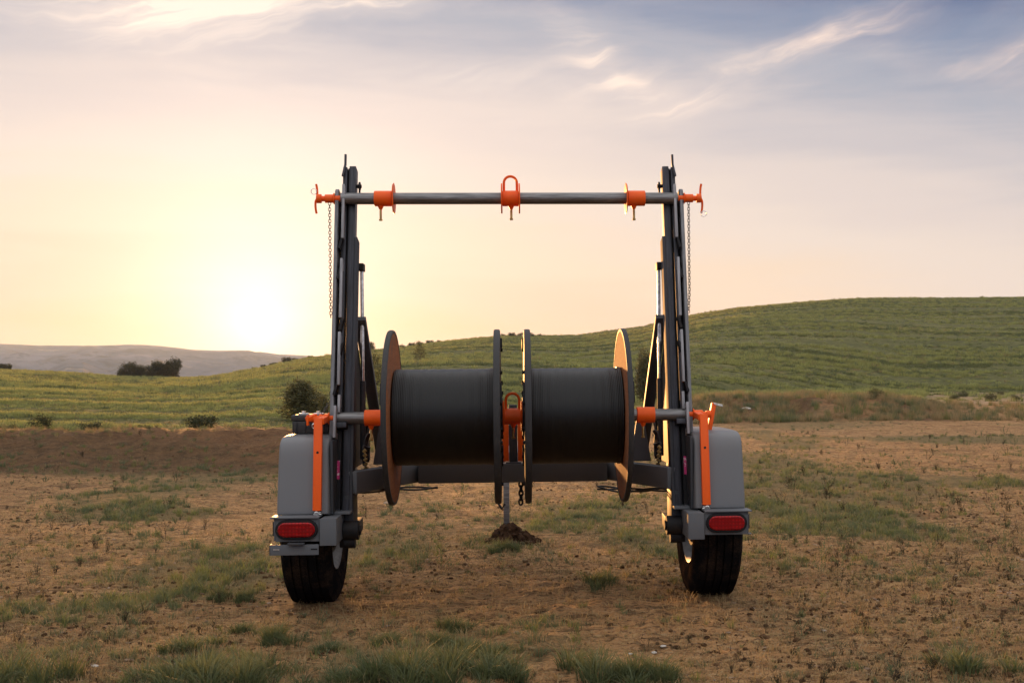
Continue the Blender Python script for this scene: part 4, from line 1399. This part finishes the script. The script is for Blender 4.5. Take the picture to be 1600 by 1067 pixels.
ridge_group = 'dark trees clustered on the valley ridge'
for u, h, k, wf, lb in ((199, 25, 'round_a', 1.15, 'dark bushy tree at the outer left end of the ridge cluster'), (216, 18, 'round_b', 1.1, 'short dark tree second from the left in the ridge cluster'),
                        (230, 21, 'round_a', 1.0, 'dark tree in the middle gap of the ridge cluster'), (247, 25, 'round_b', 1.15, 'dark tree right of the middle of the ridge cluster'),
                        (258, 24, 'round_a', .95, 'dark tree second from the right in the ridge cluster'), (270, 29, 'round_b', 1.0, 'tallest dark tree, at the right end of the ridge cluster')):
    put_tree(u, None, 146.0, h * 1.3, k, lb, 'tree', ridge_group, wf * .8)
put_tree(3, None, 149.0, 14, 'round_a', 'dark tree cut by the picture edge on the far left ridge', 'tree', 'ridge trees at the far left', 1.7)
put_tree(15, None, 149.0, 10, 'round_b', 'tiny dark tree beside the cut-off tree on the far left ridge', 'tree', 'ridge trees at the far left', .8)

sk = [(398, 8, 'lowest'), (412, 7, 'second lowest'), (427, 10, 'third'), (449, 12, 'fourth and tallest'), (462, 9, 'fifth'), (484, 7, 'highest')]
for i, (u, h, w_) in enumerate(sk):
    put_tree(u, None, float(np.interp(u, CREST_U, CREST_Y)) - 2, h, ('shrub_a', 'round_a')[i % 2], f'dark shrub, {w_} of the line climbing the skyline left of the mast', 'shrub', 'shrubs along the sunlit skyline', 1.5, 'b')
sk2 = [(612, 6, 'first'), (628, 8, 'second'), (643, 8, 'third'), (657, 9, 'fourth'), (671, 8, 'fifth'), (686, 6, 'sixth')]
for i, (u, h, w_) in enumerate(sk2):
    put_tree(u, None, float(np.interp(u, CREST_U, CREST_Y)) - 4, h, ('round_a', 'shrub_b')[i % 2], f'{w_} dark bush from the left along the hilltop behind the left reel', 'shrub', 'hilltop bushes behind the left reel', 1.6, 'b')
sk3 = [(786, 7, 'first'), (800, 8, 'second'), (814, 9, 'third'), (829, 8, 'fourth'), (843, 6, 'fifth')]
for i, (u, h, w_) in enumerate(sk3):
    put_tree(u, None, float(np.interp(u, CREST_U, CREST_Y)) - 6, h, ('shrub_b', 'round_a')[i % 2], f'{w_} dark bush from the left on the hilltop above the gap between the reels', 'shrub', 'hilltop bushes above the reel gap', 1.6, 'b')

lowb = [(65, 17, 'dark_b', 'dark bush at the foot of the green field, beyond the bank end'), (145, 15, 'dark_a', 'round dark bush second along the field edge above the dirt bank'),
        (18, 12, 'shrub_a', 'low bush at the far left of the field edge'), (226, 11, 'shrub_a', 'small flat bush midway along the dirt bank top'),
        (314, 22, 'dark_a', 'widest dark bush at the field edge left of the juniper'), (190, 8, 'shrub_b', 'tiny dark bush between the two round bushes and the flat bush')]
for u, h, k, lb in lowb:
    put_tree(u, None, 21.5, h * 2.7, k, lb, 'shrub', 'bushes along the field edge', .85, 'b')
berm = [(1369, 26, 29.5, 'shrub_b', 'green bush crowning the grassy berm beyond the right fender'), (1458, 18, 31, 'shrub_b', 'upright bush at the far end of the berm'),
        (1490, 17, 45, 'shrub_a', 'first dark bush on the pale dry field right of the berm'), (1505, 18, 52, 'shrub_b', 'second dark bush on the pale dry field right of the berm'),
        (1548, 20, 42, 'shrub_b', 'third and largest bush on the pale dry field'), (1588, 14, 44, 'shrub_a', 'round bush on the pale dry field at the picture edge'), (1563, 12, 60, 'shrub_a', 'far small bush on the pale dry field')]
for u, h, Y, k, lb in berm:
    put_tree(u, None, Y, h, k, lb, 'shrub', 'bushes on and beyond the berm', 1.1, 'b')
put_tree(1245, None, 219.0, 4.5, 'shrub_a', 'lone small flat bush on the bare skyline of the right hill', 'shrub', None, 3.0, 'b')
put_tree(1534, None, 219.0, 5, 'shrub_b', 'tiny bush on the skyline far along the right hill', 'shrub', None, 1.4, 'b')

# ------------------------------------------------------------------ grass clumps one can tell apart in the foreground
def tussock(name, parts, seed):
    rg = random.Random(seed)
    V, Fc, T = [], [], []
    for k, (mat, n, sp, h, lean) in enumerate(parts):
        me = blades_mesh('tmp', n, sp, h, .0042, M[mat], seed + k, lean)
        a, r = rg.uniform(0, 6.28), (0 if k == 0 else rg.uniform(.05, .15))
        tn = [d.value for d in me.attributes['tone'].data]
        b0 = len(V)
        V += [(v.co.x + r * math.cos(a), v.co.y + r * math.sin(a), v.co.z) for v in me.vertices]
        T += tn
        Fc += [tuple(i + b0 for i in p.vertices) for p in me.polygons]
        bpy.data.meshes.remove(me)
    return tri_mesh(name, V, Fc, M[parts[0][0]], T)
G = {
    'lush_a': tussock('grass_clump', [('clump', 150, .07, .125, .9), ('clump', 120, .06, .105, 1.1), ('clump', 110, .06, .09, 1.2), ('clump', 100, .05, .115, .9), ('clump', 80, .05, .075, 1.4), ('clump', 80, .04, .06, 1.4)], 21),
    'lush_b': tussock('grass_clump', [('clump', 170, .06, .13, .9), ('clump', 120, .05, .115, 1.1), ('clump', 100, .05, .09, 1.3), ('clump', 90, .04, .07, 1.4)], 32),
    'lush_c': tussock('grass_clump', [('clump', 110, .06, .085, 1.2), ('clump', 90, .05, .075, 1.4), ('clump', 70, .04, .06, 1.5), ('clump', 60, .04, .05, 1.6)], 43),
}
fg = [  # u, v of the base, kind, scale, label
    (425, 1000, 'lush_b', .85, 'compact dark green grass clump on bare dirt between tyre and left grass mass'),
    (318, 1062, 'lush_a', 1.25, 'tall grey-green clump in the middle of the big left grass mass'),
    (268, 1058, 'lush_c', 1.35, 'spreading clump at the left end of the big left grass mass'),
    (372, 1066, 'lush_a', 1.1, 'clump at the right end of the big left grass mass'),
    (300, 1015, 'lush_c', 1.0, 'thin clump at the back of the big left grass mass'),
    (640, 1062, 'lush_a', 1.35, 'bushy clump at the centre of the middle grass mass below the reels'),
    (705, 1055, 'lush_b', 1.2, 'dense dark clump right of centre in the middle grass mass'),
    (765, 1060, 'lush_a', 1.0, 'clump at the right end of the middle grass mass'),
    (590, 1064, 'lush_b', 1.0, 'clump at the left end of the middle grass mass'),
    (735, 1020, 'lush_c', 1.1, 'clump at the back right of the middle grass mass'),
    (690, 1008, 'lush_b', .75, 'upright clump at the back of the middle grass mass'),
    (708, 984, 'lush_b', .70, 'bright green narrow tuft standing alone behind the middle grass mass'),
    (524, 1064, 'lush_c', .9, 'low clump left of the middle grass mass at the bottom edge'),
    (520, 1012, 'lush_c', .65, 'small isolated tuft left of the middle grass mass on bare dirt'),
    (613, 1000, 'lush_c', .75, 'small flat tuft behind the left end of the middle grass mass'),
    (930, 1064, 'lush_a', 1.1, 'left clump of the grass mass below the right reel'),
    (990, 1062, 'lush_b', 1.0, 'right clump of the grass mass below the right reel'),
    (1035, 1066, 'lush_a', .8, 'last low clump of the grass mass below the right reel'),
    (785, 862, 'lush_b', .85, 'bright green tuft in front of the dark soil mound'),
    (15, 1060, 'lush_a', 1.3, 'grass clump in the bottom left corner of the dirt yard'),
    (1510, 1062, 'lush_c', 1.3, 'grass clump near the bottom right corner of the dirt yard'),
    (372, 985, 'lush_c', .7, 'small tuft behind and left of the compact dark clump'),
    (340, 930, 'lush_b', .6, 'slim tuft left of the rear tyre, outer of two'),
    (378, 932, 'lush_b', .6, 'slim tuft left of the rear tyre, nearer of two'),
    (925, 915, 'lush_c', 1.1, 'wide dark tuft on the bare dirt below the right reel'),
]
for u, v, k, s_, lb in fg:
    if v > 1040: v -= 6
    s_ *= 1.08
    x, Y = at(u, v)
    o = link_mesh('grass_clump', G[k], None, (x, Y, ground_z(x, Y)))
    o.rotation_euler = (0, 0, (u * 3.1 + v) % 6.28)
    o.scale = (s_, s_, s_)
    tag(o, lb, 'grass clump', 'separate grass clumps in the yard')

# pale stones
def stone_mesh(seed):
    b = bmesh.new(); bmesh.ops.create_icosphere(b, subdivisions=2, radius=1)
    rg = random.Random(seed)
    ax = [Vector((rg.uniform(-1, 1), rg.uniform(-1, 1), rg.uniform(-1, 1))).normalized() for _ in range(7)]
    for v in b.verts:
        f = 1.0
        for a in ax: f -= .16 * max(0, v.co.dot(a) - .45)
        v.co *= f
        v.co.z *= .42
    me = bpy.data.meshes.new('stone'); b.to_mesh(me); b.free()
    me.polygons.foreach_set('use_smooth', [True] * len(me.polygons)); me.set_sharp_from_angle(angle=R(28))
    me.materials.append(M['stone'])
    return me
ST = [stone_mesh(i) for i in range(4)]
stones = [(157, 952, 7, 'flat grey stone on dirt behind the left grass mass'), (92, 1048, 8, 'long pale stone near the bottom left corner'), (148, 1036, 7, 'white flat stone beside the long pale stone'),
          (200, 1028, 6, 'pale stone just left of the big left grass mass'), (210, 940, 5, 'small white stone beyond the flat grey stone'), (1036, 1008, 6, 'white pebble below the right tyre on bare dirt'),
          (1022, 1018, 6, 'pair-like pale stone next to the white pebble'), (985, 1020, 5, 'brown stone left of the white pebble'), (1288, 990, 5, 'white stone on smooth dirt right of the right tyre'),
          (607, 783, 10, 'tan rock lying under the left reel flange'), (1166, 647, 9, 'white rock lying on the grassy berm slope')]
for i, (u, v, w_, lb) in enumerate(stones):
    if v < 660:
        p = ontop(u, 27.6); x, Y = p.x, p.y
    else:
        x, Y = at(u, v)
    o = link_mesh('stone', ST[i % 4], None, (x, Y, ground_z(x, Y) + .004))
    k = w_ * Y / F
    o.scale = (k, k * .8, k * .8)
    o.rotation_euler = (0, 0, i * 1.3)
    if 'white' in lb:
        me2 = ST[i % 4].copy(); me2.materials[0] = M['whitestone']; o.data = me2
    tag(o, lb, 'stone', 'pale stones on the dirt')

# ------------------------------------------------------------------ scattered ground cover (uncountable)
def template_collection(name, meshes):
    c = bpy.data.collections.new(name)
    for i, me in enumerate(meshes):
        o = bpy.data.objects.new('%s_%02d' % (name, i), me)
        c.objects.link(o)
    return c

def scatter(name, pts, rz, scl, idx, coll, n_t, tilt=0.12, zs=None):
    me = bpy.data.meshes.new(name)
    n = len(pts)
    me.vertices.add(n)
    me.vertices.foreach_set('co', np.asarray(pts, dtype=np.float32).ravel())
    rg = np.random.default_rng(len(name))
    rot = np.stack([rg.normal(size=n) * tilt, rg.normal(size=n) * tilt, rz], -1).astype(np.float32)
    a = me.attributes.new('rot', 'FLOAT_VECTOR', 'POINT'); a.data.foreach_set('vector', rot.ravel())
    sc3 = np.stack([scl, scl, scl if zs is None else zs], -1).astype(np.float32)
    a = me.attributes.new('scl', 'FLOAT_VECTOR', 'POINT'); a.data.foreach_set('vector', sc3.ravel())
    a = me.attributes.new('idx', 'INT', 'POINT'); a.data.foreach_set('value', np.asarray(idx, dtype=np.int32))
    o = link_mesh(name, me)
    ng = bpy.data.node_groups.new(name + '_scatter', 'GeometryNodeTree')
    ng.interface.new_socket('Geometry', in_out='INPUT', socket_type='NodeSocketGeometry')
    ng.interface.new_socket('Geometry', in_out='OUTPUT', socket_type='NodeSocketGeometry')
    gi = ng.nodes.new('NodeGroupInput'); go = ng.nodes.new('NodeGroupOutput')
    iop = ng.nodes.new('GeometryNodeInstanceOnPoints')
    ci = ng.nodes.new('GeometryNodeCollectionInfo')
    ci.inputs['Collection'].default_value = coll
    ci.inputs['Separate Children'].default_value = True
    ci.inputs['Reset Children'].default_value = True
    def na(nm, ty):
        nd = ng.nodes.new('GeometryNodeInputNamedAttribute'); nd.data_type = ty
        nd.inputs['Name'].default_value = nm
        return nd.outputs['Attribute']
    L = ng.links.new
    L(gi.outputs[0], iop.inputs['Points'])
    L(ci.outputs[0], iop.inputs['Instance'])
    iop.inputs['Pick Instance'].default_value = True
    L(na('idx', 'INT'), iop.inputs['Instance Index'])
    L(na('rot', 'FLOAT_VECTOR'), iop.inputs['Rotation'])
    L(na('scl', 'FLOAT_VECTOR'), iop.inputs['Scale'])
    L(iop.outputs[0], go.inputs[0])
    md = o.modifiers.new('scatter', 'NODES'); md.node_group = ng
    tag(o, kind='stuff')
    return o

def yard_scatter():
    rg = np.random.default_rng(11)
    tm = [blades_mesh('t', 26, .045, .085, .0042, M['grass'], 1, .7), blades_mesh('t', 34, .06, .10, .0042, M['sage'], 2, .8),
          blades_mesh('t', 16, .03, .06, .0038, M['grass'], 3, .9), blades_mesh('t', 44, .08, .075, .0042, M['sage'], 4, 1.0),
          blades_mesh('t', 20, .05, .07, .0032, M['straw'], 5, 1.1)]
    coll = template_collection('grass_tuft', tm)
    # pick candidates evenly in the view, keep by grassiness
    n = 80000
    u = rg.uniform(-260, 1860, n)
    inv = rg.uniform(1 / 30.0, 1 / 3.0, n)
    Y = 1 / inv
    # thin out so that density per square metre does not explode near the camera
    x = (u - CX) / F * Y
    g = grass_mask(x, Y)
    clump = sstep(.42, .66, fbm(x * 3.2, Y * 2.6, 79, 3))
    dens = np.clip(g * 1.15, 0, 1) ** 1.4 * (.08 + .75 * clump) + .02 + .12 * sstep(.45, .62, fbm(x * 1.3 + 5, Y * 1.1, 97, 3)) * clump
    keep = rg.random(n) < dens * np.clip((Y / 9.0) ** 1.2, 0.10, 1.0)
    bank_gap = (Y > 14.4) & (Y < 15.8) & (u < 560) & (rg.random(n) < .5)
    keep &= ~bank_gap
    x, Y, g = x[keep], Y[keep], g[keep]
    Z = terrain(x / Y, Y)
    m = len(x)
    idx = rg.choice(5, m, p=[.26, .26, .2, .18, .10])
    scl = rg.uniform(.40, 1.0, m) * (.60 + .50 * g)
    scatter('grass', np.stack([x, Y, Z], -1), rg.uniform(0, 6.28, m), scl, idx, coll, 5)
    # short litter: dry blades and dead stalks lying about
    tm = [blades_mesh('t', 9, .05, .035, .0035, M['straw'], 31, 2.2, 2), blades_mesh('t', 7, .04, .03, .0030, M['twig'], 32, 2.4, 2), blades_mesh('t', 12, .07, .03, .0030, M['straw'], 33, 3.0, 2)]
    coll = template_collection('dry_litter', tm)
    n = 90000
    u = rg.uniform(-260, 1860, n); Y = 1 / rg.uniform(1 / 20.0, 1 / 3.0, n); x = (u - CX) / F * Y
    keep = rg.random(n) < np.clip((Y / 7.0) ** 1.1, .25, 1.0) * np.clip(.25 + 1.2 * (fbm(x * .9, Y * .9, 61, 3) - .3), .1, 1)
    x, Y = x[keep], Y[keep]; m = len(x)
    scatter('dry_grass_litter', np.stack([x, Y, terrain(x / Y, Y)], -1), rg.uniform(0, 6.28, m), rg.uniform(.5, 1.2, m), rg.choice(3, m, p=[.45, .16, .39]), coll, 3, .3)
    # dead weeds
    tm = [weed_mesh('t', .16, M['twig'], 41, 4, .014), weed_mesh('t', .12, M['twig'], 42, 6, .012), weed_mesh('t', .18, M['sage'], 43, 4, .020), weed_mesh('t', .10, M['sage'], 44, 6, .016)]
    coll = template_collection('weed', tm)
    n = 6500
    u = rg.uniform(-260, 1860, n); Y = 1 / rg.uniform(1 / 22.0, 1 / 3.4, n); x = (u - CX) / F * Y
    v = HY + CAM_H * F / Y
    side = .25 + .75 * sstep(1050, 1300, u) + .35 * (1 - sstep(0, 420, u))
    keep = rg.random(n) < np.clip((Y / 9.0), .22, 1.0) * side * .75
    keep &= ~((np.abs(u - 850) < 330) & (np.abs(v - 950) < 40))
    x, Y = x[keep], Y[keep]; m = len(x)
    scatter('weeds', np.stack([x, Y, terrain(x / Y, Y)], -1), rg.uniform(0, 6.28, m), (.16 + .50 * rg.random(m) ** 2.5) * np.clip(Y / 8, .65, 1.2), rg.choice(4, m, p=[.3, .28, .2, .22]), coll, 4, .1)
    # gravel
    coll = template_collection('pebble', [stone_mesh(60 + i) for i in range(4)])
    n = 12000
    u = rg.uniform(-260, 1860, n); Y = 1 / rg.uniform(1 / 24.0, 1 / 3.0, n); x = (u - CX) / F * Y
    keep = rg.random(n) < np.clip((Y / 8.0), .3, 1.0) * np.clip(2.2 * (fbm(x * .5, Y * .5, 67, 3) - .28), .05, 1)
    x, Y = x[keep], Y[keep]; m = len(x)
    sz = .0035 + .011 * rg.random(m) ** 3
    scatter('gravel', np.stack([x, Y, terrain(x / Y, Y) + .001], -1), rg.uniform(0, 6.28, m), sz, rg.integers(0, 4, m), coll, 4, .2)
    cl = [stone_mesh(80 + i) for i in range(3)]
    for me in cl: me.materials[0] = M['earthclod']
    coll = template_collection('clod', cl)
    n = 30000
    u = rg.uniform(-260, 1860, n); Y = 1 / rg.uniform(1 / 19.0, 1 / 3.0, n); x = (u - CX) / F * Y
    keep = rg.random(n) < np.clip((Y / 8.0), .3, 1.0) * np.clip(2.6 * (fbm(x * .8, Y * .8, 68, 3) - .34), .06, 1)
    x, Y = x[keep], Y[keep]; m = len(x)
    sz = .004 + .013 * rg.random(m) ** 3.5
    scatter('soil_clods', np.stack([x, Y, terrain(x / Y, Y) + .002], -1), rg.uniform(0, 6.28, m), sz, rg.integers(0, 3, m), coll, 3, .3, sz * 1.5)
    # rough brown and green grass on the berm and bank top
    tm = [blades_mesh('t', 60, .22, .42, .010, M['straw'], 51, .5), blades_mesh('t', 60, .24, .36, .010, M['sage'], 52, .6), blades_mesh('t', 50, .18, .46, .009, M['grass'], 53, .5)]
    coll = template_collection('berm_tuft', tm)
    n = 9000
    u = rg.uniform(940, 1640, n); Y = rg.uniform(26.0, 36, n); x = (u - CX) / F * Y
    keep = rg.random(n) < np.clip(3.0 * (fbm(u * .018, Y * .25, 69, 3) - .30), .12, 1) * (sstep(960, 1060, u))
    keep &= ~((u > 1440) & (rg.random(n) < .75))
    x, Y = x[keep], Y[keep]; m = len(x)
    scatter('berm_grass', np.stack([x, Y, terrain(x / Y, Y)], -1), rg.uniform(0, 6.28, m), rg.uniform(.22, .70, m), rg.choice(3, m, p=[.52, .34, .14]), coll, 3)
    n = 2600
    u = rg.uniform(-260, 700, n); Y = rg.uniform(15.8, 21, n); x = (u - CX) / F * Y
    keep = rg.random(n) < np.clip(2.6 * (fbm(u * .012, Y * .3, 73, 3) - .3), .1, 1)
    x, Y = x[keep], Y[keep]; m = len(x)
    scatter('bank_grass', np.stack([x, Y, terrain(x / Y, Y)], -1), rg.uniform(0, 6.28, m), rg.uniform(.10, .27, m), rg.choice(3, m, p=[.5, .38, .12]), coll, 3)
yard_scatter()

def field_scatter():
    rg = np.random.default_rng(17)
    tm = [blades_mesh('t', 34, .55, .42, .050, M['field'], 81, .7, 2), blades_mesh('t', 34, .60, .36, .050, M['field'], 82, .8, 2), blades_mesh('t', 26, .45, .50, .045, M['sage'], 83, .6, 2), blades_mesh('t', 22, .5, .34, .045, M['straw'], 84, .7, 2),
          blades_mesh('t', 34, .55, .34, .050, M['field_dark'], 85, .7, 2), blades_mesh('t', 34, .60, .30, .050, M['field_dark'], 86, .8, 2)]
    coll = template_collection('field_tuft', tm)
    n = 230000
    u = rg.uniform(-300, 1900, n)
    y0 = np.interp(u, [-900, 400, 650, 1000, 1400, 2600], [20, 20, 27, 34, 40, 40])
    cy = np.interp(u, CREST_U, CREST_Y)
    q = rg.random(n)
    Y = np.where(rg.random(n) < .5, y0 * (cy / y0) ** q, y0 + (cy - y0) * q)
    x = (u - CX) / F * Y
    rows = fbm(x * .05 + 9, Y * .50, 87, 4)          # long bands running across the slope
    big = fbm(x * .02, Y * .03, 88, 3)
    dens = np.clip(.20 + 6.0 * (rows - .45), .10, 1) * np.clip(.5 + 1.4 * (big - .25), .4, 1)
    dry = (u > 1440) & (Y < 80)
    keep = rg.random(n) < dens * np.where(dry, .06, 1)
    x, Y, u, rows = x[keep], Y[keep], u[keep], rows[keep]
    m = len(x)
    near = 1 - sstep(20, 90, Y)
    scl = rg.uniform(.40, .95, m) * (1.0 - .60 * near)
    zs = scl * rg.uniform(.7, 1.2, m) * (.6 + .8 * np.clip((rows - .4) * 3, 0, 1))
    lines = fbm(x * .030 + 4, Y * 1.05 + 2.5 * vnoise(x * .05, Y * .02, 93), 89, 4)
    dark = sstep(.44, .56, lines) > rg.random(m)  # darker tufts paint the shadow lines beneath the rows
    idx = np.where(dark, rg.choice([4, 5, 2], m, p=[.45, .40, .15]), rg.choice([0, 1, 2, 3], m, p=[.45, .36, .08, .11]))
    zs = zs * np.where(dark, .75, 1.15)
    return scatter('field_grass', np.stack([x, Y, terrain(x / Y, Y)], -1), rg.uniform(0, 6.28, m), scl, idx, coll, 4, .1, zs)
field_scatter()
